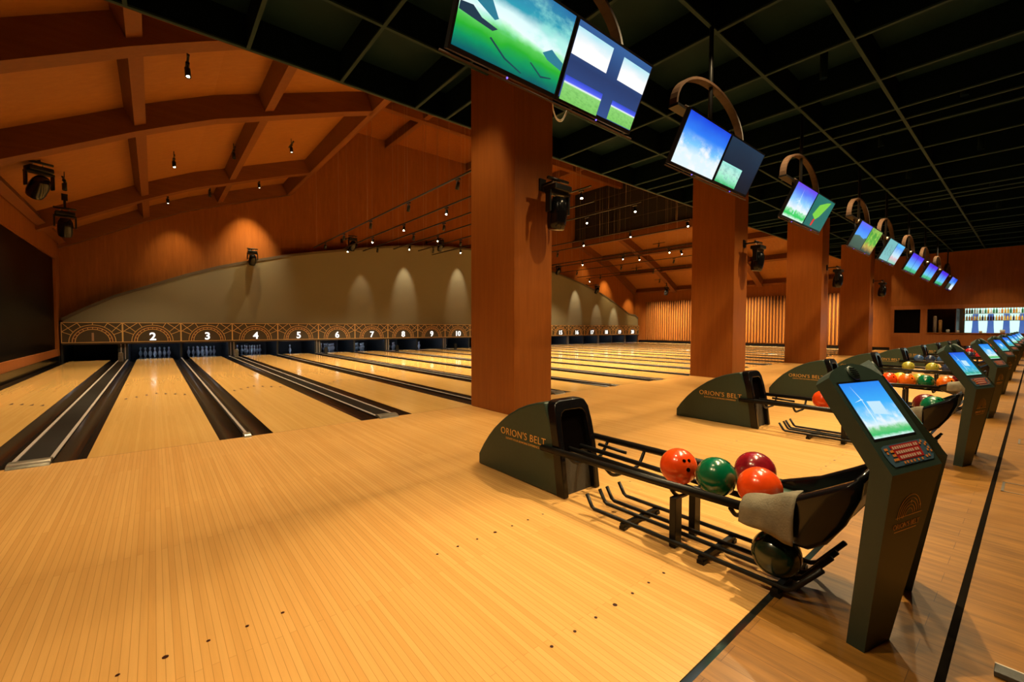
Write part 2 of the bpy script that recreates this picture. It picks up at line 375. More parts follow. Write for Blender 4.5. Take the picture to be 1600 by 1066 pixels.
struct(MB().box((XL-0.6, 0.0, -0.32), (31.6, 19.2, -0.20)).build('floor', M['blackpit']))

# ------------------------------------------------------------------ lanes
for i in range(1, 21):
    ln = empty('bowling_lane', (LX[i], 0, 0), 'polished maple bowling lane running to the masking panel numbered %d' % i, 'bowling lane', 'bowling lanes')
    MB().box((-HW, 0.001, -0.2), (HW, YE, 0)).build('lane_bed', M['lane'], ln)
    MB().box((-HW, YE, -0.2), (HW, 18.0, -0.004)).build('pin_deck', M['deck'], ln)
    a = MB()
    for k in range(-3, 4):
        y = 4.76-abs(k)*0.157; x = k*0.1351
        a.add([(x-0.022, y-0.10, 0.0015), (x+0.022, y-0.10, 0.0015), (x+0.010, y+0.02, 0.0015), (x, y+0.06, 0.0015), (x-0.010, y+0.02, 0.0015)], [(0, 1, 2, 3, 4)])
    a.build('arrow_marks', M['dot'], ln)
# lane dividers and gutters
def gutter_mesh(x0, x1, y1=15.58):
    m = MB(); n = 8; rows = []
    prof = [(x0+(x1-x0)*k/n, -0.085*math.sin(PI*k/n)**0.75 if 0 < k < n else -0.004) for k in range(n+1)]
    m.loft([[(x, 0.0, z) for x, z in prof], [(x, y1, z) for x, z in prof]], True, False, False)
    return m
for i in range(0, 21):
    if i == 0:
        a, b = XL+0.022, LX[1]-HW; lab = 'black gutter between the left wall and lane 1'
    elif i == 20:
        a, b = LX[20]+HW, XR-0.035; lab = 'black gutter between lane 20 and the slatted wall'
    else:
        a, b = LX[i]+HW, LX[i+1]-HW; lab = 'black gutters and divider between lane %d and lane %d' % (i, i+1)
    c = (a+b)/2; w = b-a
    dv = empty('lane_divider', (c, 0, 0), lab, 'gutter', 'lane dividers')
    if i in (0, 20):
        if i == 0:
            gutter_mesh(-w/2, w/2).build('gutter', M['gutter'], dv)
        else:
            gutter_mesh(-w/2, -w/2+0.235).build('gutter', M['gutter'], dv)
            MB().box((-w/2+0.235, 0, -0.15), (w/2, 15.58, 0.01)).build('divider_board', M['capboard'], dv)
        continue
    gutter_mesh(-w/2, -w/2+0.235).build('gutter', M['gutter'], dv)
    gutter_mesh(w/2-0.235, w/2).build('gutter', M['gutter'], dv)
    cw = w-0.47
    MB().box((-cw/2, 0.03, -0.15), (cw/2, 15.58, 0.012)).build('divider_board', M['capboard'], dv)
    if i % 2 == 0:
        MB().box((-0.014, 0.09, 0.012), (0.014, 15.55, 0.020)).build('pale_strip', M['strip'], dv)
        e = MB()
        e.loft([[(-0.036, y, -0.02), (0.036, y, -0.02), (0.036, y, z), (-0.036, y, z)] for y, z in ((-0.05, 0.004), (-0.03, 0.018), (0.03, 0.030), (0.10, 0.030))])
        e.build('end_cap', M['endcap'], dv, bevel=0.004)
    else:
        for sx in (-1, 1):
            MB().box((sx*(cw/2-0.015)-0.015, 0.10, 0.012), (sx*(cw/2-0.015)+0.015, 15.55, 0.020)).build('pale_strip', M['strip'], dv)
        e = MB()
        e.loft([[(-cw/2, y, -0.02), (cw/2, y, -0.02), (cw/2, y, z), (-cw/2, y, z)] for y, z in ((-0.06, 0.003), (-0.045, 0.020), (-0.01, 0.036), (0.05, 0.042), (0.12, 0.036))])
        e.build('end_cap', M['endcap'], dv, bevel=0.005)

# ------------------------------------------------------------------ pit, masking panels, pins
struct(MB().box((XL-0.5, 18.2, -0.3), (XR+0.3, 18.3, 1.45)).build('wall_pit', M['blackpit']))
struct(MB().box((XL-0.5, 15.62, 1.30), (XR+0.3, 18.3, 1.40)).build('ceiling', M['blackpit']))
def ring(mb, r0, r1, y0, y1, n=28, cx=0, cz=0, a0=0.0, a1=PI):
    rings = []
    for k in range(n+1):
        t = a0+(a1-a0)*k/n; c, s_ = math.cos(t), math.sin(t)
        rings.append([(cx+r0*c, y0, cz+r0*s_), (cx+r1*c, y0, cz+r1*s_), (cx+r1*c, y1, cz+r1*s_), (cx+r0*c, y1, cz+r0*s_)])
    mb.loft(rings)
def line(mb, p, q, w, y0, y1):
    dx, dz = q[0]-p[0], q[1]-p[1]; L = math.hypot(dx, dz); nx, nz = -dz/L*w/2, dx/L*w/2
    mb.loft([[(p[0]+nx, y, p[1]+nz), (q[0]+nx, y, q[1]+nz), (q[0]-nx, y, q[1]-nz), (p[0]-nx, y, p[1]-nz)] for y in (y0, y1)])
ZB, ZT = 0.655, 1.375
YM = 15.5
for i in range(1, 21):
    a = XL+0.05 if i == 1 else (LX[i-1]+LX[i])/2
    b = XR-0.03 if i == 20 else (LX[i]+LX[i+1])/2
    cx = (a+b)/2; w = b-a-0.006
    mk = empty('masking_panel', (cx, YM, 0), 'brown masking panel with gold arch pattern and the number %d' % i, 'panel', 'masking panels')
    MB().box((-w/2, 0, ZB), (w/2, 0.04, ZT)).build('board', M['mask'], mk)
    MB().box((-w/2, -0.005, 0.60), (w/2, 0.06, ZB)).build('lower_trim', M['masktrim'], mk)
    r_ = MB(); R0, R1, R2 = 0.445, 0.55, 0.60
    cz = ZB+0.03
    ring(r_, R0, R1, -0.004, 0.0, cx=0, cz=cz)
    r_.build('arch_ring', M['maskring'], mk)
    g = MB(); t = 0.018; y0, y1 = -0.010, -0.003
    sx = 1.0
    for rr in (R0, R1-0.03, R2): ring(g, rr-t/2, rr+t/2, y0, y1, cz=cz)
    for k in range(1, 12):
        th = PI*k/12
        line(g, (R0*math.cos(th), cz+R0*math.sin(th)), ((R1-0.03)*math.cos(th), cz+(R1-0.03)*math.sin(th)), t*0.8, y0, y1)
    for th in (25, 60, 90, 120, 155):
        tr = math.radians(th); ex = min((w/2-0.02)/max(abs(math.cos(tr)), 1e-3), (ZT-0.02-cz)/max(math.sin(tr), 1e-3))
        if ex > R2: line(g, (R2*math.cos(tr), cz+R2*math.sin(tr)), (ex*math.cos(tr), cz+ex*math.sin(tr)), t, y0, y1)
    for sgn in (-1, 1):
        line(g, (sgn*(w/2-0.02), cz+0.37), (sgn*(w/2-0.40), ZT-0.02), t, y0, y1)
        line(g, (sgn*(w/2-0.02), ZT-0.02), (sgn*0.50, cz+0.36), t, y0, y1)
        line(g, (sgn*(w/2-0.008), ZB+0.02), (sgn*(w/2-0.008), ZT-0.01), t, y0, y1)
    line(g, (-w/2, ZB+0.015), (w/2, ZB+0.015), t, y0, y1); line(g, (-w/2, ZT-0.008), (w/2, ZT-0.008), t, y0, y1)
    g.build('gold_inlay', M['goldline'], mk)
    if i > 1: MB().tube([(-0.42, 0.22, 0.74), (0.42, 0.22, 0.74)], 0.014, 8).build('pit_tube', M['pitlight'], mk)
    text('number', str(i), 0.40, M['num'] if i > 1 else M['numoff'], mk, (0, -0.012, ZB+0.07), (PI/2, 0, 0), 0.006, 0.008, space=0.95)

# pit side walls ("kickbacks") with their pale metal edges, and pit tubes
for i in range(0, 21):
    if i == 0: c, w = XL+0.05, 0.05
    elif i == 20: c, w = XR-0.115, 0.15
    else: a, b = LX[i]+HW, LX[i+1]-HW; c = (a+b)/2; w = (b-a)-0.47
    kb = empty('pit_divider', (c, 15.6, 0), 'black pit side wall %s' % ('beside the left wall at lane 1' if i == 0 else ('right of lane 20' if i == 20 else 'between the pins of lane %d and lane %d' % (i, i+1))), 'machine panel', 'pit side walls')
    MB().box((-w/2, 0.0, -0.2), (w/2, 2.4, 0.655)).build('board', M['blackpit'], kb)
    if i % 2 == 1:
        for s_ in (-0.055, 0.055):
            MB().bar((s_, -0.03, 0.03), (s_+0.0, -0.02, 0.60), 0.02, 0.01, (0, 1, 0)).build('edge_strip', M['strip'], kb)
prof = [(0.0, 0), (0.026, 0), (0.029, 0.02), (0.045, 0.06), (0.058, 0.105), (0.0605, 0.115), (0.055, 0.16), (0.040, 0.20), (0.026, 0.235), (0.0225, 0.258), (0.025, 0.285), (0.031, 0.32), (0.0325, 0.34), (0.030, 0.36), (0.020, 0.375), (0.0, 0.381)]
pin0 = MB().lathe(prof, seg=14).build('bowling_pin', M['pin'])
st = MB().lathe([(0.0235, 0.262), (0.0262, 0.263), (0.0272, 0.274), (0.0245, 0.275)], seg=14).build('red_stripe', M['pinred'], pin0)
first = True
for i in range(2, 21):
    if i in (5,): rows = [(0, 0)]
    elif i >= 11 and i <= 14: continue
    else: rows = [(r, k) for r in range(4) for k in range(r+1)]
    for r, k in rows:
        if first: p = pin0; first = False
        else:
            p = pin0.copy(); COL.objects.link(p); s2 = st.copy(); COL.objects.link(s2); s2.parent = p
        p.location = (LX[i]+(k-r/2)*0.3048, 16.95+r*0.264, -0.004)
        tag(p, 'white bowling pin on the dark deck below the number %s' % WORDS[i], 'bowling pin', 'pins below number %s' % WORDS[i])
for i in (1, 3, 5, 7, 9):
    c = (LX[i]+LX[i+1])/2
    bs = MB().loft([[(-0.065, y0, 0.012), (0.065, y0, 0.012), (0.065, y1, 0.30), (0.045, y1+0.0, 0.335), (-0.045, y1, 0.335), (-0.065, y1, 0.30)] for y0, y1 in ((0, 0.02), (0.12, 0.12))]).build('ball_sensor', M['endcap'] if i in (1, 3) else M['black'], None, (c+(0.0 if i != 1 else -0.02), 14.35, 0), bevel=0.01)
    tag(bs, '%s sensor box on the divider between lane %d and lane %d' % ('grey' if i in (1, 3) else 'black', i, i+1), 'sensor box', 'ball sensors')

# ------------------------------------------------------------------ walls
# back wall, in front of it the arched fabric panel
struct(MB().box((XL-0.3, Y_BACK, 1.40), (XR+0.3, Y_BACK+0.2, 13.5)).build('wall_back', M['wood']))
top = [(-2.42, 1.42), (-1.9, 1.78), (-1.08, 2.27), (0.0, 2.75), (0.98, 3.19), (2.1, 3.62), (3.28, 3.98), (4.6, 4.34), (6.0, 4.64), (7.8, 5.0), (9.2, 5.26), (10.5, 5.46), (12.5, 5.66), (14.47, 5.74)]
top = top + [(2*XM-x, z) for x, z in reversed(top[:-1])]
top[-1] = (31.3, 1.95); top[-2] = (30.84, 2.2)
ap = MB()
n = len(top)
vs = [(x, YM+0.05, z) for x, z in top]+[(x, YM+0.05, 1.376) for x, z in top]
vs += [(x, YM+0.30, z) for x, z in top]+[(x, YM+0.30, 1.376) for x, z in top]
fs = []
for k in range(n-1):
    fs += [(k, k+n, k+1+n, k+1), (2*n+k, 2*n+k+1, 3*n+k+1, 3*n+k), (k, k+1, 2*n+k+1, 2*n+k), (n+k, 3*n+k, 3*n+k+1, n+k+1)]
fs += [(0, 2*n, 3*n, n), (n-1, 2*n-1, 4*n-1, 3*n-1)]
apo = empty('arched_wall_panel', (XM, YM+0.05, 1.376), 'wide arched taupe fabric panel above the numbered masking panels', 'wall panel')
ap.add([(x-XM, y-YM-0.05, z-1.376) for x, y, z in vs], fs).build('fabric_face', M['taupe'], apo)
ed = MB()
rr = []
for k, (x, z) in enumerate(top):
    x0, z0 = top[max(k-1, 0)]; x1, z1 = top[min(k+1, n-1)]
    L = math.hypot(x1-x0, z1-z0); nx, nz = -(z1-z0)/L, (x1-x0)/L
    h = 0.10
    rr.append([(x-XM-nx*0.0, -0.02, z-1.376), (x-XM+nx*h, -0.02, z+nz*h-1.376), (x-XM+nx*h, 0.28, z+nz*h-1.376), (x-XM, 0.28, z-1.376)])
ed.loft(rr).build('edge_trim', M['taupe_edge'], apo)
# left wall
struct(MB().box((XL-0.2, -12, 3.50), (XL, 16.2, 9)).build('wall_left', M['wood']))
struct(MB().box((XL-0.2, 15.2, -0.2), (XL, 16.2, 3.5)).build('wall_left', M['wood']))
struct(MB().box((XL-0.2, -12, -0.2), (XL, 15.2, 0.46)).build('wall_left', M['baseorange']))
struct(MB().box((XL-0.2, -12, 0.46), (XL, 3.0, 3.5)).build('wall_left', M['wood']))
struct(MB().box((XL-0.12, 3.0, 0.46), (XL-0.06, 15.2, 3.5)).build('window_1', M['darkglass']))
struct(MB().box((XL, 0, -0.2), (XL+0.02, 15.5, 0.24)).build('baseboard_left', M['blackgloss']))
# right wall
struct(MB().box((XR, -0.8, -0.2), (XR+0.2, 16.2, 9)).build('wall_right', M['wood']))
struct(MB().box((XR-0.03, -0.8, 0.0), (XR, 15.5, 0.17)).build('baseboard_right', M['blackgloss']))
sl = empty('slatted_panel', (XR-0.012, 9.4, 0.2), 'panel of upright orange wooden slats along the right wall', 'wall panel')
MB().box((-0.005, -8.6, 0.0), (0.01, 5.45, 3.12)).build('backing', M['wooddark'], sl)
s_ = MB(); y = -8.6
while y < 5.4:
    s_.box((-0.07, y, 0.02), (-0.005, y+0.075, 3.12)); y += 0.19
s_.build('slats', M['woodroof'], sl)
# bar wall
XB = 30.3
struct(MB().box((XB, -12, -0.02), (XB+0.25, -0.78, 0.985)).build('wall_right', M['baseorange']))
struct(MB().box((XB, -12, 2.21), (XB+0.25, -0.78, 5.6)).build('wall_right', M['wood']))
struct(MB().box((XB-0.03, -12, 2.21), (XB, -0.78, 2.40)).build('trim_4', M['baseorange']))
struct(MB().box((XB, -0.93, 0.985), (XB+0.25, -0.78, 2.21)).build('wall_right', M['baseorange']))
struct(MB().box((XB, -2.20, 0.985), (XB+0.25, -1.95, 2.21)).build('wall_right', M['baseorange']))
struct(MB().box((XB+0.25, -0.98, -0.02), (XR+0.2, -0.78, 5.6)).build('wall_right', M['wood']))
struct(MB().box((XB+0.12, -1.95, 0.985), (XB+0.14, -0.93, 2.21)).build('window_2', M['darkglass']))
struct(MB().box((32.7, -12, -0.02), (32.9, -0.78, 5.6)).build('wall_right', M['wooddark']))
struct(MB().box((XB-0.06, -12, 0.985), (XB+0.5, -2.20, 1.02)).build('trim_5', M['wood']))
# closing walls behind the camera
struct(MB().box((XL-0.3, -12.2, -0.2), (33, -12, 6)).build('wall_front', M['wooddark']))
struct(MB().box((XL-0.4, 1.175, 5.03), (XR+0.3, 1.25, 13.5)).build('wall_bulkhead', M['wooddark']))

# ------------------------------------------------------------------ dark coffered ceiling over the approach
struct(MB().box((XL-0.3, -12.1, 5.45), (33, 1.17, 5.6)).build('ceiling', M['greenceil']))
gy = [1.15, -0.45, -1.46, -3.05, -4.12, -5.7, -6.8, -8.4, -9.5, -11.0]
gx = []
for k in range(-1, 5):
    for d in (0.0, 1.44, 2.93, 4.38, 5.72, 6.30):
        x = 4.12+k*6.80+d
        if XL < x < XB: gx.append(x)
gx = sorted(set([1.04, 2.27, 3.52, -0.2, -1.4] + [x for x in gx if x >= 4.1]))
bl = MB()
for y in gy: bl.box((XL-0.2, y-0.012, 5.02), (33, y+0.012, 5.45))
for x in gx: bl.box((x-0.012, -12, 5.021), (x+0.012, 1.16, 5.449))
struct(bl.build('ceiling', M['greenblade']))
bl = MB()
for y in gy: bl.box((XL-0.2, y-0.022, 4.995), (33, y+0.022, 5.02))
for x in gx: bl.box((x-0.022, -12, 4.996), (x+0.022, 1.16, 5.0195))
struct(bl.build('trim_6', M['gridbar']))
for k, (x, y) in enumerate(DOWN):
    d = empty('ceiling_downlight', (x, y, 5.45), None, None)
    if y > -1:
        MB().lathe([(0.035, -0.03), (0.075, -0.03), (0.08, 0.0), (0.035, 0.0)]).build('trim_ring', M['steel'], d)
        MB().lathe([(0.0, -0.012), (0.045, -0.012), (0.045, -0.008), (0.0, -0.008)]).build('lens', M['lampdim'], d)
    else:
        MB().lathe([(0.0, 0.0), (0.05, 0.0), (0.05, -0.45), (0.042, -0.45), (0.040, -0.40), (0.0, -0.40)]).build('can', M['greenblade'], d)
        MB().lathe([(0.0, -0.405), (0.036, -0.405), (0.036, -0.41), (0.0, -0.41)]).build('lens', M['lampdim'], d)
    row = 'above the foul line' if y > -1 else ('above the ball racks' if y > -5 else 'above the seating side')
    same = [q for q in DOWN if abs(q[1]-y) < 0.7]
    tag(d, 'small round downlight in the dark green ceiling %s, %s from the left' % (row, ORD[sorted(same).index((x, y))]), 'downlight', 'coffer downlights')

# ------------------------------------------------------------------ columns
for k, x0 in enumerate((3.88, 10.77, 17.45, 24.15)):
    c = empty('wooden_column', (x0+0.37, -0.535, 0), '%s square orange wood-clad column%s' % (['wide nearest', 'second nearest', 'third nearest', 'farthest'][k], [' in front of lanes 5 and 6', ' beyond the second monitor pair', ', left of the small moving light', ' before the bar wall'][k]), 'column', 'wood-clad columns')
    MB().box((-0.37, -0.535, 0), (0.37, 0.535, 5.45)).build('cladding', M['column'], c, bevel=0.012)

# ------------------------------------------------------------------ roof over the lanes
def roof_side(right):
    m = MB(); xs = [-2.6, -2.0, -1.5, -0.8, -0.1, 0.5, 1.1, 1.9, 2.7, 3.4, 4.0, 4.5, 4.95]
    if right: xs = [2*XM-x for x in xs]
    rings = [[(x, y, vault(x)+0.52+dz) for x in xs for dz in (0,)] for y in (1.2, 16.2)]
    lo = [[(x, y, vault(x)+0.52) for x in xs] for y in (1.2, 16.2)]
    hi = [[(x, y, vault(x)+0.64) for x in xs] for y in (1.2, 16.2)]
    m.loft([lo[0]+hi[0][::-1], lo[1]+hi[1][::-1]])
    return m
struct(roof_side(False).build('ceiling', M['woodroof']))
struct(roof_side(True).build('ceiling', M['woodroof']))
def vn(x):
    d = 0.02; s_ = (vault(x+d)-vault(x-d))/(2*d); L = math.hypot(1, s_); return (-s_/L, 1/L)
BY = [2.5, 5.95, 12.15, 15.75]
for right in (False, True):
    side = 'right' if right else 'left'
    for k, y in enumerate(BY):
        xs = [-2.5+7.3*j/16 for j in range(17)]
        if right: xs = [2*XM-x for x in xs]
        x0 = xs[0]
        m = MB(); rg = []
        for x in xs:
            nx, nz = vn(x); z = vault(x)
            wy = 0.34 if k < 3 else 0.30
            rg.append([(x-x0, -wy/2, z), (x-x0+nx*0.56, -wy/2, z+nz*0.56), (x-x0+nx*0.56, wy/2, z+nz*0.56), (x-x0, wy/2, z)])
        m.loft(rg)
        bo = m.build('roof_beam', M['woodbeam'], None, (x0, y+0.17, 0))
        tag(bo, 'curved wooden cross beam of the %s roof bay, %s' % (side, ['nearest the camera', 'second from the camera', 'third from the camera', 'against the end wall'][k]), 'roof beam', 'curved roof beams')
    for k, x in enumerate((-2.35, -0.10, 2.22, 4.78)):
        xx = 2*XM-x if right else x
        nx, nz = vn(xx); z = vault(xx); tx, tz = nz, -nx
        hw = 0.10; lo = 0.10 if k != 3 else 0.0; m = MB()
        pr = [(-tx*hw+nx*lo, -tz*hw+nz*lo), (tx*hw+nx*lo, tz*hw+nz*lo), (tx*hw+nx*0.55, tz*hw+nz*0.55), (-tx*hw+nx*0.55, -tz*hw+nz*0.55)]
        m.loft([[(px, yy, pz) for px, pz in pr] for yy in (0, 14.75)])
        po = m.build('roof_purlin', M['woodbeam'], None, (xx, 1.25, z))
        tag(po, 'straight wooden purlin running down the %s roof bay, %s' % (side, ['lowest, along the wall', 'second up from the wall', 'third up from the wall', 'topmost, at the open edge'][k]), 'roof beam', 'roof purlins')
# raised middle roof with risers
for sx in (4.93, 2*XM-4.93):
    struct(MB().box((sx-0.04, 1.26, 7.25), (sx+0.04, 16.04, 11.0)).build('wall_riser', M['blackpit'] if sx > 10 else M['woodbeam']))
struct(MB().box((4.9, 1.2, 10.9), (2*XM-4.9, 16.3, 11.1)).build('ceiling', M['wood']))
for k, y in enumerate((4.0, 8.0, 12.0)):
    b = MB().box((-9.5, -0.15, 0), (9.5, 0.15, 0.5)).build('roof_beam', M['woodbeam'], None, (XM, y, 10.4))
    tag(b, 'wooden cross beam high under the raised middle roof, %s' % ['near', 'middle', 'far'][k], 'roof beam')
for k, x in enumerate((9.5, 14.5, 19.5)):
    b = MB().box((-0.12, -7.3, 0), (0.12, 7.3, 0.4)).build('roof_purlin', M['woodbeam'], None, (x, 8.7, 10.48))
    tag(b, 'lengthwise beam high under the raised middle roof, %s' % ['left', 'centre', 'right'][k], 'roof beam')
cw = empty('catwalk_railing', (23.7, 9.5, 7.4), 'dark thin railing and hangers high at the raised roof edge on the right', 'railing')
m = MB()
for z in (0.0, 0.9, 1.8, 2.6): m.bar((0, -7.2, z), (0, 6.2, z), 0.03, 0.03)
m.build('rail', M['railbrown'], cw)
m = MB(); y = -7.0
while y < 6.2: m.bar((0, y, -0.1), (0, y, 3.2), 0.025, 0.025); y += 0.95
m.build('hangers', M['railbrown'], cw)
struct(MB().box((2*XM-5.25, 1.2, 7.0), (2*XM-4.95, 16.2, 7.45)).build('trim_7', M['woodbeam']))

# ------------------------------------------------------------------ hanging tracks and spotlights
ZTK = 4.75
TR = [(5.55, 2.2, 14.9, [(13.2, 0), (10.9, 0), (8.3, 0), (5.55, 0), (3.0, 0)]),
      (6.62, 1.8, 14.2, [(13.57, 1), (10.8, 1), (8.07, 1), (5.29, 1)]),
      (7.55, 2.2, 14.3, [(12.6, 0), (9.2, 0), (7.0, 0)]),
      (8.42, 1.4, 12.9, [(11.3, 1), (8.93, 1), (1.72, 1)]),
      (9.50, 2.2, 12.6, [(11.2, 0), (9.0, 0)]),
      (10.55, 1.4, 13.2, [(10.63, 1), (3.37, 1), (1.6, 1)]),
      (13.36, 1.45, 13.5, [(9.5, 0), (5.95, 1), (3.73, 1), (1.55, 1)]),
      (14.4, 2.0, 13.4, [(8.4, 0)]),
      (17.45, 1.5, 13.6, [(9.58, 1), (7.04, 1), (4.6, 1)]),
      (18.22, 2.0, 13.6, [(6.64, 1), (4.45, 1)]),
      (20.3, 4.0, 14.1, [(12.5, 0), (9.2, 0), (6.0, 0)]),
      (23.2, 7.0, 15.1, [(13.0, 0), (9.0, 0)]),
      (24.3, 7.0, 15.2, [(14.9, 1)])]
def track_head(lit, label, x, y, z=ZTK, tgt=None, group='spotlights on the hanging tracks', strong=True, drop=0.0):
    t = empty('track_spotlight', (x, y, z-0.02), label, 'spotlight', group)
    MB().box((-0.03, -0.07, -0.035), (0.03, 0.07, 0.0)).build('adapter', M['black'], t, bevel=0.004)
    MB().tube([(0, 0, -0.03), (0, 0, -0.10)], 0.012, 8).build('stem', M['black'], t)
    R = Matrix.Rotation(math.radians(18), 4, 'X') if tgt is None else (Vector(tgt)-Vector((x, y, z))).to_track_quat('-Z', 'Y').to_matrix().to_4x4()
    R = Matrix.Translation((0, 0, -0.12)) @ R
    MB().lathe([(0.034, 0.05), (0.045, 0.04), (0.045, -0.13), (0.036, -0.13), (0.036, -0.115), (0.0, -0.115)], R, 14).build('lamp_housing', M['black'], t)
    MB().lathe([(0.0, -0.119), (0.025, -0.119), (0.025, -0.121), (0.0, -0.121)], R, 12).build('lens', M['lamp'] if (lit and strong) else (M['lampdim'] if lit else M['blackgloss']), t)
    return t
for k, (x, y0, y1, heads) in enumerate(TR):
    t = empty('hanging_light_track', (x, (y0+y1)/2, ZTK), 'black light track hung on wires over the lanes, %s from the left' % (ORD+['thirteenth'])[k], 'light track', 'hanging light tracks')
    h = (y1-y0)/2
    MB().box((-0.018, -h, 0), (0.018, h, 0.032)).build('rail', M['black'], t)
    n = max(2, int((y1-y0)/2.9)+1)
    ztop = min(10.9, vault(x)+0.5) if (x < 4.9 or x > 24.05) else 10.9
    for j in range(n):
        yy = -h+0.5+(2*h-1.0)*j/(n-1)
        MB().tube([(0, yy, 0.03), (0, yy, ztop-ZTK)], 0.0035, 5).build('suspension_wire', M['wire'], t)
    for j, (y, lit) in enumerate(heads):
        tgt = None
        if lit: tgt = (x-2.2, y-2.6, 0)
        track_head(lit, '%s black spotlight on the %s hanging track from the left, %s from the end wall' % ('lit' if lit else 'unlit', (ORD+['thirteenth'])[k], ORD[j]), x, y, tgt=tgt)
# the light they give: pools on the lanes and scallops on the end wall
for (x, y) in [(-1.0, 5), (1.6, 5), (-1.0, 9.0), (1.6, 9.0), (-0.6, 13), (2.2, 13), (4.3, 10.9), (4.3, 5.5)]:
    spot('bay_lamp', (x, y, vault(x)+0.15), (x+0.2, y-0.5, 0), K_BAY*0.62, 100, 0.6, 0.05, WARM)
for k, (x, y0, y1, heads) in enumerate(TR):
    for (y, lit) in heads:
        if lit and y < 10: spot('track_lamp', (x, y+0.02, ZTK-0.30), (x+0.2, y+1.6, 0), K_TRACK, 105, 0.6, 0.04, WARM)
for (x, y) in [(21.5, 4), (21.5, 9), (25.5, 4), (25.5, 9), (28.5, 5), (28.5, 11), (14.4, 11), (6.62, 11), (10.5, 7.5), (20.5, 13)]:
    spot('lane_lamp', (x, y, 4.6), (x, y+0.5, 0), K_TRACK*0.75, 105, 0.6, 0.04, WARM)
for (x, z, e) in [(7.9, 4.2, 0.30), (10.2, 4.75, 1.0), (13.5, 5.0, 1.0), (17.2, 5.0, 0.5), (20.3, 4.7, 0.7), (23.5, 4.3, 1.1), (25.9, 3.4, 0.5), (28.0, 3.2, 0.8)]:
    spot('wall_wash_lamp', (x, 14.75, z+0.75), (x, 15.55, z-1.6), K_WASH*e*3.2, 34, 0.8, 0.02, WARM2)
for (x, z, e) in [(0.7, 6.0, 0.8), (3.15, 6.9, 2.2), (27.4, 5.9, 2.4), (30.6, 4.6, 1.8), (24.9, 6.9, 0.8)]:
    spot('wall_wash_lamp', (x, 14.8, z), (x, 16.05, z-2.6), K_WASH*e*2.6, 56, 1.0, 0.02, (1, 0.68, 0.26))
spot('wall_flood_lamp', (4.1, 14.85, 7.0), (2.3, 15.62, 1.2), 800, 66, 0.9, 0.03, WARM2)
spot('wall_flood_lamp', (3.0, 11.5, 6.3), (0.5, 15.6, 2.4), 260, 60, 1.0, 0.05, WARM2)
for y in (2.6, 7.4, 12.4):
    ad = bpy.data.lights.new('slat_wash_lamp', 'AREA'); ad.shape = 'RECTANGLE'; ad.size = 3.6; ad.size_y = 0.06; ad.energy = 270; ad.color = WARM; ad.spread = math.radians(70)
    ao = bpy.data.objects.new('slat_wash_lamp', ad); COL.objects.link(ao)
    ao.location = (29.6, y, 4.3)
    zv = -(Vector((31.35, y, 0.7))-ao.location).normalized(); xv = Vector((0, 1, 0)); yv = zv.cross(xv)
    ao.matrix_world = Matrix(((xv.x, yv.x, zv.x, 29.6), (xv.y, yv.y, zv.y, y), (xv.z, yv.z, zv.z, 4.3), (0, 0, 0, 1)))
# short tracks fixed to the bay ceiling
BS = [(0.53, 3.9, 1, 1), (0.5, 9.5, 1, 1), (1.9, 9.5, 0, 0), (3.46, 9.5, 1, 0), (0.45, 14.0, 1, 0), (3.3, 14.0, 1, 0), (-1.6, 9.2, 0, 0), (1.7, 14.2, 0, 0)]
for k, (x, y, lit, strong) in enumerate(BS):
    zz = vault(x)+0.34
    lab = ['large lit spotlight in the nearest left roof panel', 'lit spotlight left of centre in the middle left roof panel', 'unlit spotlight beside a purlin in the middle left roof panel', 'lit spotlight near the open edge of the left roof', 'small lit spotlight low in the far left roof panel', 'small lit spotlight high in the far left roof panel', 'unlit spotlight by the moving light near the left wall', 'unlit spotlight in the far left roof panel between two lit ones'][k]
    t = track_head(lit, 'black '+lab, x, y, zz, tgt=(x+0.25, y-1.6, 0), group='roof bay spotlights', strong=bool(strong))
    MB().bar((0, -0.3, 0.01), (0, 0.3, 0.01), 0.035, 0.03).build('short_track', M['black'], t)
    MB().tube([(0, 0, 0.02), (0, 0, 0.22)], 0.01, 6).build('ceiling_stem', M['black'], t)
RS = [(26.6, 13.6, 1), (28.6, 13.9, 1), (30.2, 12.9, 1), (27.0, 9.4, 1), (29.0, 9.0, 0), (26.0, 10.4, 0), (25.6, 7.4, 0), (28.0, 6.6, 0), (30.2, 3.6, 0)]
for k, (x, y, lit) in enumerate(RS):
    zz = vault(x)+0.34
    t = track_head(lit, '%s black spotlight under the right roof bay, %s counted from the end wall' % ('lit' if lit else 'unlit', ORD[k]), x, y, zz, group='roof bay spotlights', strong=False)
    MB().bar((0, -0.45, 0.01), (0, 0.45, 0.01), 0.035, 0.03).build('short_track', M['black'], t)
    MB().tube([(0, 0, 0.02), (0, 0, 0.22)], 0.01, 6).build('ceiling_stem', M['black'], t)

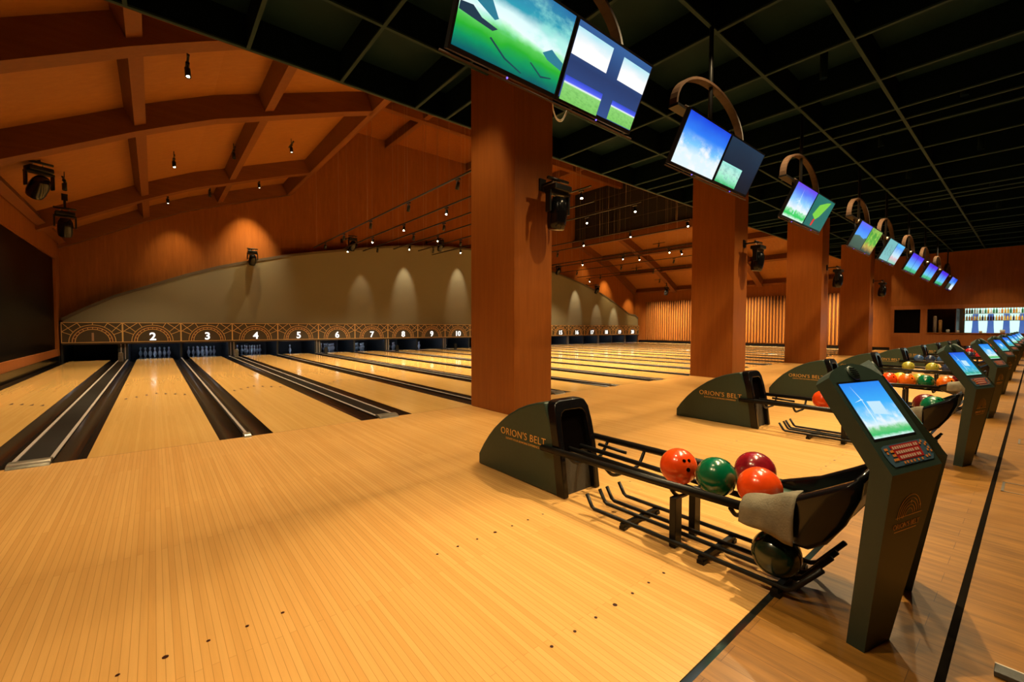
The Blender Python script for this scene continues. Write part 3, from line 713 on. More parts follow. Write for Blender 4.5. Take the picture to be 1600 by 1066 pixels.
# ------------------------------------------------------------------ moving heads
def moving_head(loc, rz, label, tilt=0, arm=0.0, size=1.0, lit=True, armdir=(0, 1, 0)):
    t = empty('moving_light', loc, label, 'stage light', 'moving stage lights', rz)
    s = size
    MB().box((-0.17*s, -0.12*s, -0.09*s), (0.17*s, 0.12*s, 0.0)).build('base_box', M['black'], t, bevel=0.02*s)
    y_ = MB()
    for sx in (-1, 1):
        y_.loft([[(sx*0.17*s, -0.05*s, z), (sx*0.20*s, -0.05*s, z), (sx*0.20*s, 0.05*s, z), (sx*0.17*s, 0.05*s, z)] for z in (-0.10*s, -0.38*s)])
    y_.box((-0.20*s, -0.06*s, -0.13*s), (0.20*s, 0.06*s, -0.09*s))
    y_.build('yoke', M['black'], t, bevel=0.01*s)
    R = Matrix.Translation((0, 0, -0.34*s)) @ Matrix.Rotation(tilt, 4, 'X')
    MB().lathe([(0.0, 0.19*s), (0.09*s, 0.18*s), (0.13*s, 0.10*s), (0.145*s, -0.02*s), (0.14*s, -0.16*s), (0.12*s, -0.25*s), (0.095*s, -0.27*s), (0.09*s, -0.255*s), (0.0, -0.255*s)], R, 20).build('head', M['blackgloss'], t)
    MB().lathe([(0.0, -0.262*s), (0.085*s, -0.262*s), (0.085*s, -0.266*s), (0.0, -0.266*s)], R, 18).build('front_lens', M['endcap'], t)
    c = MB()
    for sx in (-0.07, 0.07): c.tube([(sx*s, 0, 0), (sx*s, 0.03*s, 0.05*s), (sx*s, 0, 0.10*s), (sx*s, -0.03*s, 0.05*s), (sx*s, 0, 0.0)], 0.012*s, 6)
    c.build('clamps', M['whiteplastic'], t)
    a = Vector(armdir)*arm
    m = MB(); m.tube([(-0.20*s, 0, 0.085*s), (0.20*s, 0, 0.085*s)], 0.024*s, 10)
    if arm: m.bar((0, 0, 0.085*s), (a.x, a.y, a.z+0.085*s), 0.05, 0.03); m.box((a.x-0.06, a.y-0.015, a.z+0.0), (a.x+0.06, a.y+0.015, a.z+0.18))
    m.build('mounting_bar', M['black'], t)
    return t
for k, x0 in enumerate((3.88, 10.77, 17.45, 24.15)):
    moving_head((x0+0.52, -1.40, 3.24), 0, 'black moving stage light bracketed on the %s wooden column' % ['nearest', 'second nearest', 'third nearest', 'farthest'][k], 0.15, 0.32)
moving_head((-1.85, 8.0, 4.66), 0.5, 'large black moving light under the left roof, nearest the camera', 0.9, 0.30, 1.15, armdir=(0, 0, 1))
moving_head((-1.80, 11.0, 4.32), 0.2, 'black moving light under the left roof, farther back at the third beam', 0.3, 0.3, 1.1, armdir=(0, 0, 1))
moving_head((3.24, 15.35, 4.42), 0, 'black moving light with pale clamps at the top edge of the taupe panel', 0.5, 0.68, 1.0, armdir=(0, 1, 0))
moving_head((7.15, 14.5, 5.35), 0.0, 'dark moving light above the arched panel over lane 6', 0.6, 1.53, 1.0, armdir=(0, 1, 0))
moving_head((11.77, 14.5, 5.85), 0.0, 'dark moving light above the arched panel beside the nearest column', 0.6, 1.53, 1.0, armdir=(0, 1, 0))
moving_head((20.7, 14.5, 5.30), 0.0, 'dark moving light above the right part of the arched panel', 0.6, 1.53, 1.0, armdir=(0, 1, 0))
moving_head((25.3, 15.0, 4.30), 0.0, 'small dark moving light on the sloping right edge of the arched panel', 0.6, 1.03, 1.0, armdir=(0, 1, 0))
moving_head((30.2, 12.3, 4.30), 0.0, 'small dark moving light at the low end of the right roof beam', 0.3, 0.25, 1.0, armdir=(0, 0, 1))

# ------------------------------------------------------------------ monitors
def rect_on(tv, fr, x0, x1, v0, v1, name, mat, eps, label=None):
    # fr maps (x, v) on the tilted screen plane to local space; v in metres from the lower edge
    m = MB().quad([fr(x0, v0, eps), fr(x1, v0, eps), fr(x1, v1, eps), fr(x0, v1, eps)])
    o = m.build(name, mat, tv)
    if label: o['label'] = label
    return o
HC = {'hillblue': emit('picture_hill_blue', (0.015, 0.20, 0.30), 1.0), 'hilldark': emit('picture_hill_dark', (0.004, 0.035, 0.07), 1.0)}
tvs = [(2.486, 'valley', 'blueplain', 'left screen green valley, right screen four small pictures'),
       (5.41, 'sky', 'navy', 'left screen bright blue sky and clouds, right screen nearly dark'),
       (8.89, 'windmill', 'teal', 'left screen windmill sky, right screen teal with a green leaf'),
       (12.85, 'coast', 'canopy', 'left screen dark coast under blue, right screen green foliage'),
       (15.75, 'paleteal', 'coral', 'left screen pale teal drawing, right screen blue sky over pink'),
       (19.1, 'purplesky', 'purplesky', 'both violet blue, sixth from the camera'),
       (22.4, 'purplesky', 'purplesky', 'both violet blue, seventh from the camera'),
       (25.6, 'purplesky', 'purplesky', 'both violet blue, last but one'),
       (29.0, 'coast', 'sky', 'farthest and smallest pair of the row')]
for k, (x, a, b, lab) in enumerate(tvs):
    z0 = 3.08; yb = -3.24 if k == 0 else (-3.09 if k == 1 else -3.03)
    yt = yb-0.25
    hz = 0.52
    t = empty('hanging_monitor_pair', (x, yb, z0), 'pair of tilted hanging monitors, '+lab, 'monitor', 'hanging monitors over the racks')
    L = math.hypot(hz, 0.25); sy, sz = -0.25/L, hz/L
    ny, nz = -hz/L, -0.25/L            # towards the viewers and down
    def fr(px, v, e, sy=sy, sz=sz, ny=ny, nz=nz): return (px, v*sy+e*ny, v*sz+e*nz)
    for j, (x0, x1, pic) in enumerate(((-0.99, -0.005, a), (0.005, 0.99, b))):
        m = MB(); m.loft([[fr(x0, 0, e), fr(x1, 0, e), fr(x1, L, e), fr(x0, L, e)] for e in (-0.05, 0.0)])
        mo = m.build('monitor', M['screenframe'], t)
        rect_on(mo, fr, x0+0.018, x1-0.018, 0.03, L-0.018, 'picture', S[pic], 0.002)
        MB().lathe([(0, 0), (0.007, 0), (0.007, 0.008), (0, 0.008)], Matrix.Translation((x0+0.5, 0.0, -0.015)), 8).build('blue_light', M['led'], mo)
        KI = mo
        if pic == 'blueplain':
            for (u0, u1, v0, v1, mt) in ((0.02, 0.45, 0.58, 0.90, 'whitecloud'), (0.60, 0.98, 0.58, 0.88, 'whitecloud'), (0.03, 0.49, 0.03, 0.33, 'meadow'), (0.63, 0.98, 0.06, 0.32, 'meadow')):
                w = x1-x0
                rect_on(mo, fr, x0+u0*w, x0+u1*w, v0*L, v1*L, 'small_picture', S[mt], 0.004)
        if pic == 'valley':
            w = x1-x0
            for nm, c_, pts in (('mountain_picture', 'hillblue', ((0.08, 0.62), (0.17, 0.74), (0.24, 0.66), (0.33, 0.50), (0.30, 0.47), (0.10, 0.58))),
                               ('mountain_picture', 'hillblue', ((0.76, 0.42), (0.84, 0.50), (0.90, 0.46), (0.978, 0.42), (0.978, 0.33), (0.82, 0.37))),
                               ('mountain_picture', 'hilldark', ((0.022, 0.48), (0.12, 0.50), (0.20, 0.43), (0.34, 0.40), (0.30, 0.36), (0.15, 0.38), (0.022, 0.40))),
                               ('branch_picture', 'hilldark', ((0.30, 0.30), (0.45, 0.17), (0.62, 0.10), (0.61, 0.09), (0.44, 0.155), (0.29, 0.285))),
                               ('branch_picture', 'hilldark', ((0.68, 0.26), (0.80, 0.17), (0.90, 0.20), (0.905, 0.19), (0.80, 0.15), (0.67, 0.25)))):
                m = MB(); m.add([fr(x0+px*w, v*L, 0.004) for px, v in pts], [tuple(range(len(pts)))]); m.build(nm, HC[c_], mo)
        if pic == 'navy': rect_on(mo, fr, x0+0.03, x0+0.58, 0.035, 0.035+0.24, 'small_picture', S['greensea'], 0.004)
        if pic == 'teal':
            m = MB(); m.add([fr(x0+px*0.985, v*L, 0.004) for px, v in ((0.20, 0.40), (0.42, 0.30), (0.55, 0.42), (0.75, 0.80), (0.80, 0.92), (0.60, 0.86), (0.32, 0.72))], [tuple(range(7))]); m.uv = {}
            o = m.build('leaf_picture', emit('leaf_green', (0.2, 0.65, 0.06), 1.0), mo)
            m = MB(); m.add([fr(x0+px*0.985, v*L, 0.004) for px, v in ((0.32, 0.10), (0.39, 0.10), (0.42, 0.30), (0.34, 0.31))], [(0, 1, 2, 3)])
            m.build('red_picture', S['red'], mo)
        if pic in ('windmill',):
            m = MB(); cx_, cz_ = x0+0.40, 0.33
            for an in (100, 200, 330):
                r = math.radians(an); q = (cx_+0.2*math.cos(r), cz_+0.2*math.sin(r)); w_ = 0.006
                nx_, nz_ = -math.sin(r)*w_, math.cos(r)*w_
                m.add([fr(cx_+nx_, cz_+nz_, 0.004), fr(cx_-nx_, cz_-nz_, 0.004), fr(q[0], q[1], 0.004)], [(0, 1, 2)])
            m.add([fr(cx_-0.006, cz_, 0.004), fr(cx_+0.006, cz_, 0.004), fr(cx_+0.012, 0.1, 0.004), fr(cx_-0.012, 0.1, 0.004)], [(0, 1, 2, 3)])
            m.build('windmill_picture', emit('windmill_white', (0.8, 0.95, 1), 1.0), mo)
    # frame tube along the lower edge, arched band, pipe, knobs
    m = MB(); m.tube([(-1.04, 0.02, -0.02), (1.04, 0.02, -0.02)], 0.008, 8)
    m.tube([(-1.02, yt-yb+0.05, hz+0.02), (1.02, yt-yb+0.05, hz+0.02)], 0.012, 8)
    m.build('frame_tube', M['copper'], t)
    arc = MB(); rg = []
    ac = (0.0, 0.03, 0.70); ra, rb = 0.84, 0.87
    for j in range(25):
        th = PI*j/24
        c_, s_ = math.cos(th), math.sin(th)
        rg.append([(ac[0]+r*c_, ac[1]+dy, ac[2]+(r-0.36)*s_) for r, dy in ((ra, -0.045), (rb, -0.045), (rb, 0.045), (ra, 0.045))])
    arc.loft(rg); arc.build('arched_band', M['copper'], t)
    m = MB(); m.box((-0.87, -0.03, 0.67), (0.87, 0.09, 0.70)); m.bar((-0.4, 0.03, 0.69), (-0.4, -0.02, 0.30), 0.05, 0.02); m.bar((0.4, 0.03, 0.69), (0.4, -0.02, 0.30), 0.05, 0.02)
    m.build('bracket', M['black'], t)
    MB().tube([(0, 0.03, 0.5), (0, 0.03, 5.45-z0)], 0.026, 12).build('ceiling_pipe', M['black'], t)
    m = MB()
    for px in (-0.62, 0.28): m.lathe([(0.0, 0), (0.03, 0), (0.035, 0.04), (0.02, 0.07), (0.0, 0.075)], Matrix.Translation((px, -0.12, hz+0.02)), 10)
    m.build('knobs', M['whiteplastic'], t)
# dangling cable loop under the nearest pair
cb = MB(); pts = [(2.50, -3.20, 3.06), (2.52, -3.19, 3.01), (2.57, -3.18, 2.965), (2.63, -3.18, 2.975), (2.665, -3.20, 3.05)]
def smooth_path(p, n=6):
    out = []
    for i in range(len(p)-1):
        p0, p1, p2, p3 = [Vector(p[max(0, min(len(p)-1, j))]) for j in (i-1, i, i+1, i+2)]
        for k in range(n):
            t = k/n
            out.append(0.5*((2*p1)+(-p0+p2)*t+(2*p0-5*p1+4*p2-p3)*t*t+(-p0+3*p1-3*p2+p3)*t**3))
    out.append(Vector(p[-1])); return out
cb.tube([q-Vector((2.6, -3.2, 3.0)) for q in smooth_path(pts)], 0.005, 6)
cb.tube([q-Vector((2.6, -3.2, 3.0))+Vector((0.02, 0.02, 0.025)) for q in smooth_path(pts)], 0.004, 6)
tag(cb.build('cable', M['whiteplastic'], None, (2.6, -3.2, 3.0)), 'loop of pale cable dangling under the nearest monitor pair', 'cable')

# ------------------------------------------------------------------ ball returns
CX = [2.486, 5.95, 9.33, 12.72, 16.10, 19.47, 22.85, 26.2, 29.4]
def make_return():
    t = empty('ball_return', (CX[0], -3.5, 0), '', 'ball return')
    oy = 3.5
    side = [(-2.47, 0), (-2.47, 0.10), (-2.54, 0.20), (-2.62, 0.295), (-2.70, 0.375), (-2.80, 0.455), (-2.90, 0.525), (-3.02, 0.592), (-3.14, 0.64), (-3.25, 0.672), (-3.34, 0.69), (-3.40, 0.55), (-3.455, 0.33), (-3.49, 0.0)]
    m = MB(); m.prism([(y+oy, z) for y, z in side], lambda p, x: (x, p[0], p[1]), -0.20, 0.20)
    hood = m.build('hood', M['green'], t, bevel=0.018)
    # black front surround, a thick frame leaning back
    fo = [(-3.33, 0.700), (-3.42, 0.690), (-3.47, 0.62), (-3.52, 0.36), (-3.565, 0.0)]
    m = MB()
    def fpt(z, d):  # front line at height z, pushed back by d
        pts = [(-3.425, 0.70), (-3.465, 0.60), (-3.52, 0.34), (-3.565, 0.0)]
        for (ya, za), (yb_, zb) in zip(pts, pts[1:]):
            if z >= zb: return (ya+(yb_-ya)*(za-z)/(za-zb))+oy+d
        return pts[-1][0]+oy+d
    outer = [(-0.205, 0.0), (-0.205, 0.34), (-0.20, 0.52), (-0.19, 0.64), (-0.165, 0.69), (-0.12, 0.705), (0.12, 0.705), (0.165, 0.69), (0.19, 0.64), (0.20, 0.52), (0.205, 0.34), (0.205, 0.0)]
    inner = [(-0.150, 0.0), (-0.150, 0.34), (-0.145, 0.50), (-0.14, 0.575), (-0.12, 0.61), (-0.085, 0.625), (0.085, 0.625), (0.12, 0.61), (0.14, 0.575), (0.145, 0.50), (0.150, 0.34), (0.150, 0.0)]
    n = len(outer)
    v = []
    for ringp, d in ((outer, 0.0), (inner, 0.0), (outer, 0.085), (inner, 0.085)):
        v += [(x, fpt(z, d), z) for x, z in ringp]
    f = []
    for k in range(n-1):
        f += [(k, k+1, n+k+1, n+k), (2*n+k, 3*n+k, 3*n+k+1, 2*n+k+1), (k, 2*n+k, 2*n+k+1, k+1), (n+k, n+k+1, 3*n+k+1, 3*n+k)]
    f += [(0, n, 3*n, 2*n), (n-1, 3*n-1, 4*n-1, 2*n-1)]
    m.add(v, f); m.build('front_surround', M['blackgloss'], t, bevel=0.012)
    m = MB(); m.loft([[(-0.15, fpt(z, 0.05), z), (0.15, fpt(z, 0.05), z), (0.15, fpt(z, 0.09), z), (-0.15, fpt(z, 0.09), z)] for z in (0.0, 0.31)])
    m.build('lower_panel', M['greypanel'], t)
    m = MB(); m.loft([[(-0.148, fpt(z, 0.045), z), (0.148, fpt(z, 0.045), z), (0.148, fpt(z, 0.056), z), (-0.148, fpt(z, 0.056), z)] for z in (0.31, 0.62)])
    m.build('opening', M['darkblue'], t)
    # four rails
    m = MB(); m.tube([(-0.225, -3.345+oy, 0.345), (-0.225, -4.84+oy, 0.365)], 0.024, 14); m.build('rail', M['black'], t)
    m = MB(); m.tube([(0.225, -3.46+oy, 0.39), (0.225, -4.99+oy, 0.385)], 0.024, 14); m.build('rail', M['black'], t)
    for x in (-0.055, 0.075):
        m = MB(); m.tube([(x, -3.44+oy, 0.335), (x, -4.95+oy, 0.300)], 0.017, 12); m.build('rail', M['black'], t)
    m = MB(); m.tube([(0.14, -3.6+oy, 0.36), (0.14, -3.85+oy, 0.35)], 0.012, 10); m.build('rail', M['black'], t)
    # brackets and posts
    for y in (-3.62, -3.95, -4.42, -4.75):
        m = MB(); m.tube(smooth_path([(-0.22, y+oy, 0.335), (-0.14, y+oy, 0.275), (0.0, y+oy, 0.27), (0.14, y+oy, 0.28), (0.22, y+oy, 0.37)], 4), 0.012, 8)
        m.build('cross_support', M['black'], t)
    for x in (-0.19, 0.03):
        m = MB(); m.box((x-0.035, -4.45+oy, 0.0), (x+0.035, -4.41+oy, 0.29)); m.build('post', M['black'], t, bevel=0.004)
    # low storage rods with turned up ends
    for x in (-0.25, -0.115, -0.035, 0.105):
        m = MB(); m.tube([(x, -3.815+oy, 0.135), (x, -3.86+oy, 0.062), (x, -3.88+oy, 0.05), (x, -5.02+oy, 0.05), (x, -5.05+oy, 0.065), (x, -5.16+oy, 0.21 if x > -0.2 else 0.20)], 0.0125, 10)
        m.build('storage_rod', M['black'], t)
    for y in (-4.116, -4.62, -4.98):
        m = MB(); m.box((-0.27, y-0.014+oy, 0.012), (0.13, y+0.014+oy, 0.040)); m.box((-0.27, y-0.02+oy, 0.0), (-0.23, y+0.02+oy, 0.02)); m.box((0.09, y-0.02+oy, 0.0), (0.13, y+0.02+oy, 0.02)); m.build('crossbar', M['black'], t)
    # black end tray with green top plate
    sp = [(-4.82, 0.40), (-4.81, 0.345), (-4.90, 0.30), (-5.02, 0.262), (-5.10, 0.262), (-5.17, 0.315), (-5.235, 0.42), (-5.285, 0.55), (-5.292, 0.615), (-5.275, 0.632), (-5.16, 0.560), (-5.02, 0.478)]
    for sx in (-1, 1):
        m = MB(); rg = []
        for x, ins in ((0.268, 0.16), (0.262, 0.09), (0.248, 0.035), (0.238, 0.0), (0.215, 0.0), (0.203, 0.06)):
            cy_, cz_ = -5.08, 0.43
            rg.append([(sx*x, (cy_+(y-cy_)*(1-ins*1.2))+oy, cz_+(z-cz_)*(1-ins*1.2)) for y, z in sp])
        m.loft(rg, True); m.build('tray_side', M['blackgloss'], t, bevel=0.006)
    tp = [(-4.83, 0.372), (-4.83, 0.345), (-4.92, 0.31), (-5.02, 0.285), (-5.10, 0.285), (-5.17, 0.33), (-5.235, 0.43), (-5.28, 0.55), (-5.285, 0.612), (-5.268, 0.620), (-5.245, 0.52), (-5.19, 0.42), (-5.12, 0.375), (-5.0, 0.365)]
    m = MB(); m.loft([[(x, y+oy, z) for y, z in tp] for x in (-0.206, 0.206)]); m.build('tray_floor', M['greentop'], t)
    m = MB(); m.tube([(-0.235, -5.272+oy, 0.618), (0.235, -5.272+oy, 0.618)], 0.016, 10); m.build('tray_rim', M['blackgloss'], t)
    # gold lettering on both sides
    for sx, rz in ((-1, -PI/2), (1, PI/2)):
        text('lettering', "ORION'S BELT", 0.082, M['gold'], hood, (sx*0.2025, -3.085+oy, 0.352), (PI/2, 0, rz), 0.0012, -0.0005, space=1.08)
        text('small_lettering', "ELEVATE YOUR BOWLING EXPERIENCE", 0.0235, M['gold'], hood, (sx*0.2025, -3.085+oy, 0.316), (PI/2, 0, rz), 0.001, -0.0001, space=1.0)
    return t
ret0 = make_return()
index_kids()
for k, cx in enumerate(CX):
    r = ret0 if k == 0 else copy_tree(ret0)
    r.location = (cx, -3.5, 0)
    tag(r, 'dark green hooded ball return, %s' % ['nearest the camera', 'second nearest, partly hidden by the near kiosk', 'third nearest, with orange and yellow balls', 'fourth from the camera, with yellow green balls', 'fifth from the camera, with blue balls', 'sixth from the camera', 'seventh from the camera', 'eighth from the camera', 'last, nearest the bar'][k], 'ball return', 'ball returns')

# ------------------------------------------------------------------ score kiosks
def make_kiosk(flip):
    f = -1 if flip else 1
    t = empty('score_kiosk', (0, 0, 0), '', 'kiosk')
    KN = Vector((0, -0.072, 0.72)); TP = Vector((0, 0.154, 1.06)); sl_ = (TP-KN); L = sl_.length; sl_.normalize()
    def hd(x, s, e=0.0):
        n_ = Vector((0, -sl_.z, sl_.y))       # outward normal
        p = KN+sl_*s+Vector((x, 0, 0))+n_*e
        return (f*p.x, p.y, p.z)
    bk = Vector((0, 0.072, -0.002)); bt = Vector((0, 0.050, -0.038))
    # pedestal
    m = MB()
    m.loft([[(f*0.0, 0, 0), (f*0.18, 0, 0), (f*0.18, 0.063, 0), (f*0.0, 0.063, 0)],
            [(f*0.0, KN.y, 0.72), (f*0.37, KN.y, 0.72), (f*0.37, 0.0, 0.718), (f*0.0, 0.0, 0.718)]])
    ped = m.build('pedestal', M['kioskgreen'], t)
    # head
    out = [(0.0, 0.0), (0.0, L), (0.035, L+0.022), (0.085, L+0.040), (0.14, L+0.054), (0.22, L+0.060), (0.29, L+0.048), (0.34, L+0.025), (0.385, L-0.008), (0.37, 0.0)]
    m = MB(); fr_ = [Vector(hd(x, s)) for x, s in out]
    ba = []
    for (x, s), p in zip(out, fr_):
        w_ = min(1, max(0, s/L)); q = bk*(1-w_)+bt*w_; ba.append(p+q)
    n = len(out)
    m.add(fr_+ba, [tuple(range(n)), tuple(range(2*n-1, n-1, -1))]+[(k, n+k, n+(k+1) % n, (k+1) % n) for k in range(n)])
    head = m.build('head', M['kioskgreen'], t)
    if f == 1:
        m = MB(); m.add([hd(0.026, 0.130, 0.001), hd(0.336, 0.130, 0.001), hd(0.336, 0.384, 0.001), hd(0.026, 0.384, 0.001)], [(0, 1, 2, 3)]); m.build('screen_border', M['screenframe'], head)
    m = MB(); m.quad([hd(0.034, 0.138, 0.002), hd(0.328, 0.138, 0.002), hd(0.328, 0.376, 0.002), hd(0.034, 0.376, 0.002)]); sc = m.build('screen', S['kiosk'], head)
    m = MB(); m.add([hd(0.14, 0.235, 0.003), hd(0.235, 0.225, 0.003), hd(0.235, 0.285, 0.003), hd(0.14, 0.290, 0.003)], [(0, 1, 2, 3)]); m.build('message_box', emit('message_pale', (0.55, 0.82, 0.98), 1.0), sc)
    m = MB(); c0 = (0.115, 0.300)
    for an, ln_ in ((110, 0.07), (190, 0.06), (-20, 0.012)):
        r = math.radians(an); q = (c0[0]+ln_*math.cos(r), c0[1]+ln_*math.sin(r)); nx_, ns_ = -math.sin(r)*0.0022, math.cos(r)*0.0022
        m.add([hd(c0[0]+nx_, c0[1]+ns_, 0.003), hd(c0[0]-nx_, c0[1]-ns_, 0.003), hd(q[0], q[1], 0.003)], [(0, 1, 2)])
    m.add([hd(c0[0]-0.002, c0[1], 0.003), hd(c0[0]+0.002, c0[1], 0.003), hd(c0[0]+0.004, 0.19, 0.003), hd(c0[0]-0.003, 0.19, 0.003)], [(0, 1, 2, 3)])
    m.build('windmill_picture', emit('mill_white', (0.7, 0.9, 1), 1.0), sc)
    # keypad with rounded ends and rows of keys
    m = MB(); kp = [(0.050, 0.026), (0.036, 0.045), (0.030, 0.080), (0.036, 0.102), (0.060, 0.108), (0.335, 0.108), (0.360, 0.100), (0.366, 0.078), (0.355, 0.042), (0.335, 0.026)]
    m.add([hd(x, s, 0.002) for x, s in kp], [tuple(range(len(kp)))]); kpo = m.build('keypad', plain('keypad_blue', (0.045, 0.10, 0.16), 0.4), head)
    m = MB(); m.add([hd(0.105, 0.045, 0.003), hd(0.285, 0.045, 0.003), hd(0.300, 0.104, 0.003), hd(0.090, 0.104, 0.003)], [(0, 1, 2, 3)]); m.build('red_field', plain('key_red', (0.35, 0.015, 0.015), 0.4), kpo)
    m = MB()
    for r in range(3):
        nk = 11-r
        for k in range(nk):
            x0 = 0.102+r*0.008+k*0.0165+(0.006 if k >= nk-2 else 0); s0 = 0.088-r*0.019
            m.add([hd(x0, s0, 0.004), hd(x0+0.011, s0, 0.004), hd(x0+0.011, s0+0.011, 0.004), hd(x0, s0+0.011, 0.004)], [(0, 1, 2, 3)])
    m.build('pale_keys', plain('key_pale', (0.55, 0.42, 0.34), 0.4), kpo)
    m = MB()
    for x0, s0 in [(0.045, 0.088), (0.056, 0.088), (0.048, 0.074), (0.075, 0.078), (0.086, 0.078), (0.076, 0.062), (0.088, 0.062), (0.066, 0.046), (0.078, 0.046), (0.090, 0.046), (0.30, 0.088), (0.316, 0.095), (0.33, 0.080), (0.344, 0.086), (0.34, 0.066), (0.325, 0.058), (0.345, 0.052), (0.12, 0.031), (0.14, 0.031), (0.165, 0.031), (0.19, 0.031), (0.22, 0.031), (0.25, 0.031), (0.29, 0.036), (0.31, 0.038)]:
        m.add([hd(x0, s0, 0.004), hd(x0+0.011, s0, 0.004), hd(x0+0.011, s0+0.009, 0.004), hd(x0, s0+0.009, 0.004)], [(0, 1, 2, 3)])
    m.build('orange_keys', plain('key_orange', (0.62, 0.20, 0.03), 0.4), kpo)
    # round speaker grille
    m = MB(); c = Vector(hd(0.180, 0.420, 0.0)); n_ = Vector((0, -sl_.z, sl_.y)); R = Matrix.Translation(c) @ n_.to_track_quat('Z', 'Y').to_matrix().to_4x4()
    m.lathe([(0.0, 0.0), (0.034, 0.0), (0.034, 0.006), (0.028, 0.010), (0.0, 0.010)], R, 24); sg = m.build('speaker_grille', M['kioskgreen'], head)
    m = MB()
    for k in range(5):
        s0 = 0.402+k*0.009; hw_ = 0.026*math.sqrt(max(0.05, 1-((k-2)/2.9)**2))
        m.add([hd(0.180-hw_, s0, 0.0106), hd(0.180+hw_, s0, 0.0106), hd(0.180+hw_, s0+0.004, 0.0106), hd(0.180-hw_, s0+0.004, 0.0106)], [(0, 1, 2, 3)])
    m.build('slots', M['darkblue'], sg)
    # emblem of nested arches and lettering on the pedestal front
    up = Vector((0, KN.y, 0.72)).normalized(); pn = Vector((0, -up.z, up.y))
    def pd(x, s, e=0.0015):
        p = up*s+pn*e; return (f*x, p.y, p.z)
    m = MB(); cx_, cs = 0.165, 0.545
    for rr in (0.082, 0.068, 0.054, 0.040, 0.026):
        rg = []
        for j in range(21):
            th = PI*j/20+0.12
            rg.append([pd(cx_+(rr+d)*math.cos(th), cs+(rr+d)*math.sin(th), e) for d, e in ((-0.001, 0.0005), (0.001, 0.0005), (0.001, 0.0018), (-0.001, 0.0018))])
        m.loft(rg)
    m.add([pd(0.070, 0.541), pd(0.262, 0.541), pd(0.262, 0.5435), pd(0.070, 0.5435)], [(0, 1, 2, 3)])
    for sx_, ss_ in ((0.118, 0.543), (0.165, 0.600), (0.238, 0.575)):
        m.add([pd(sx_+0.007*math.cos(PI*2*j/8)*(1 if j % 2 == 0 else 0.4), ss_+0.009*math.sin(PI*2*j/8)*(1 if j % 2 == 0 else 0.4), 0.0025) for j in range(8)], [tuple(range(8))])
    for x0, x1, s0 in ((0.075, 0.235, 0.483),): m.add([pd(x0, s0), pd(x1, s0), pd(x1, s0+0.003), pd(x0, s0+0.003)], [(0, 1, 2, 3)])
    m.build('emblem', M['gold'], ped)
    if not flip:
        tilt = math.atan2(-KN.y, 0.72)
        text('lettering', "ORION'S BELT", 0.030, M['goldline'], ped, pd(0.158, 0.496, 0.001), (PI/2+tilt, 0, 0), 0.0008, 0.0002)
    return t, sc
kA, scA = make_kiosk(False); kB, scB = make_kiosk(True)
index_kids()
KP = [2.486, 6.03, 9.34, 12.75, 16.12, 19.5, 22.85, 26.2, 29.5]
for k, cx in enumerate(KP):
    a = kA if k == 0 else copy_tree(kA)
    b = kB if k == 0 else copy_tree(kB)
    a.location = (cx-0.388, -5.337, 0); a.rotation_euler = (0, 0, math.radians(-15))
    b.location = (cx+0.462, -5.337, 0); b.rotation_euler = (0, 0, math.radians(15))
    w_ = ['nearest', 'second', 'third', 'fourth', 'fifth', 'sixth', 'seventh', 'eighth', 'farthest'][k]
    tag(a, 'dark green touch screen kiosk with keypad facing left, at the %s ball return' % w_, 'score kiosk', 'score kiosks')
    tag(b, 'dark green kiosk turned away, half hidden behind its twin at the %s ball return' % w_, 'score kiosk', 'score kiosks turned away')
    if k in (1, 3, 4, 6):
        for o in COL.objects:
            if o.parent and o.parent.parent == a and o.name.startswith('screen') and not o.name.startswith('screen_b'):
                o.data = o.data.copy(); o.data.materials[0] = S['kiosk2']

# ------------------------------------------------------------------ bowling balls
BC = {'orange red': (0.90, 0.075, 0.008), 'orange': (0.88, 0.16, 0.008), 'green': (0.0, 0.13, 0.055), 'crimson': (0.26, 0.008, 0.018), 'dark green': (0.006, 0.022, 0.012),
      'maroon': (0.13, 0.010, 0.010), 'yellow green': (0.38, 0.36, 0.05), 'navy': (0.02, 0.035, 0.09), 'blue': (0.04, 0.10, 0.26), 'red': (0.42, 0.02, 0.03), 'yellow': (0.75, 0.5, 0.03)}
def ball_mat(n_, c):
    m = plain('ball_'+n_.replace(' ', '_'), c, 0.22, coat=0.5, var=0.22 if n_ not in ('crimson',) else 0.5, scale=9)
    return m
BM = {k: ball_mat(k, v) for k, v in BC.items()}
RB = 0.108
def ball(x, y, z, col, label, hole=(-0.5, -0.5, 0.7), group='bowling balls on the racks'):
    m = MB(); rings = []
    nseg = 28
    vs = []; m.lathe([(RB*math.sin(PI*k/18), -RB*math.cos(PI*k/18)) for k in range(19)], seg=nseg)
    b = m.build('bowling_ball', BM[col], None, (x, y, z))
    h = Vector(hole).normalized(); q = h.to_track_quat('Z', 'Y').to_matrix()
    for (hx, hy, r) in ((-0.016, 0.018, 0.010), (0.016, 0.018, 0.010), (0.0, -0.036, 0.012)):
        dv = (q @ Vector((hx, hy, RB))).normalized(); R = Matrix.Translation(dv*(RB*0.994)) @ dv.to_track_quat('Z', 'Y').to_matrix().to_4x4()
        MB().lathe([(0.0, -0.004), (r, -0.004), (r, 0.0012), (0.0, 0.0012)], R, 14).build('finger_hole', M['darkblue'], b)
    tag(b, label, 'bowling ball', group)
    return b
ZR = 0.422
ball(2.432, -4.368, ZR, 'orange red', 'orange red bowling ball with finger holes in view, first on the nearest rack', (-0.45, -0.75, 0.42))
ball(2.428, -4.598, ZR, 'green', 'green bowling ball in the middle of the nearest rack', (0.5, -0.5, 0.75))
ball(2.640, -4.722, ZR+0.02, 'crimson', 'dark crimson bowling ball behind the front orange one on the nearest rack', (0.6, 0.5, 0.5))
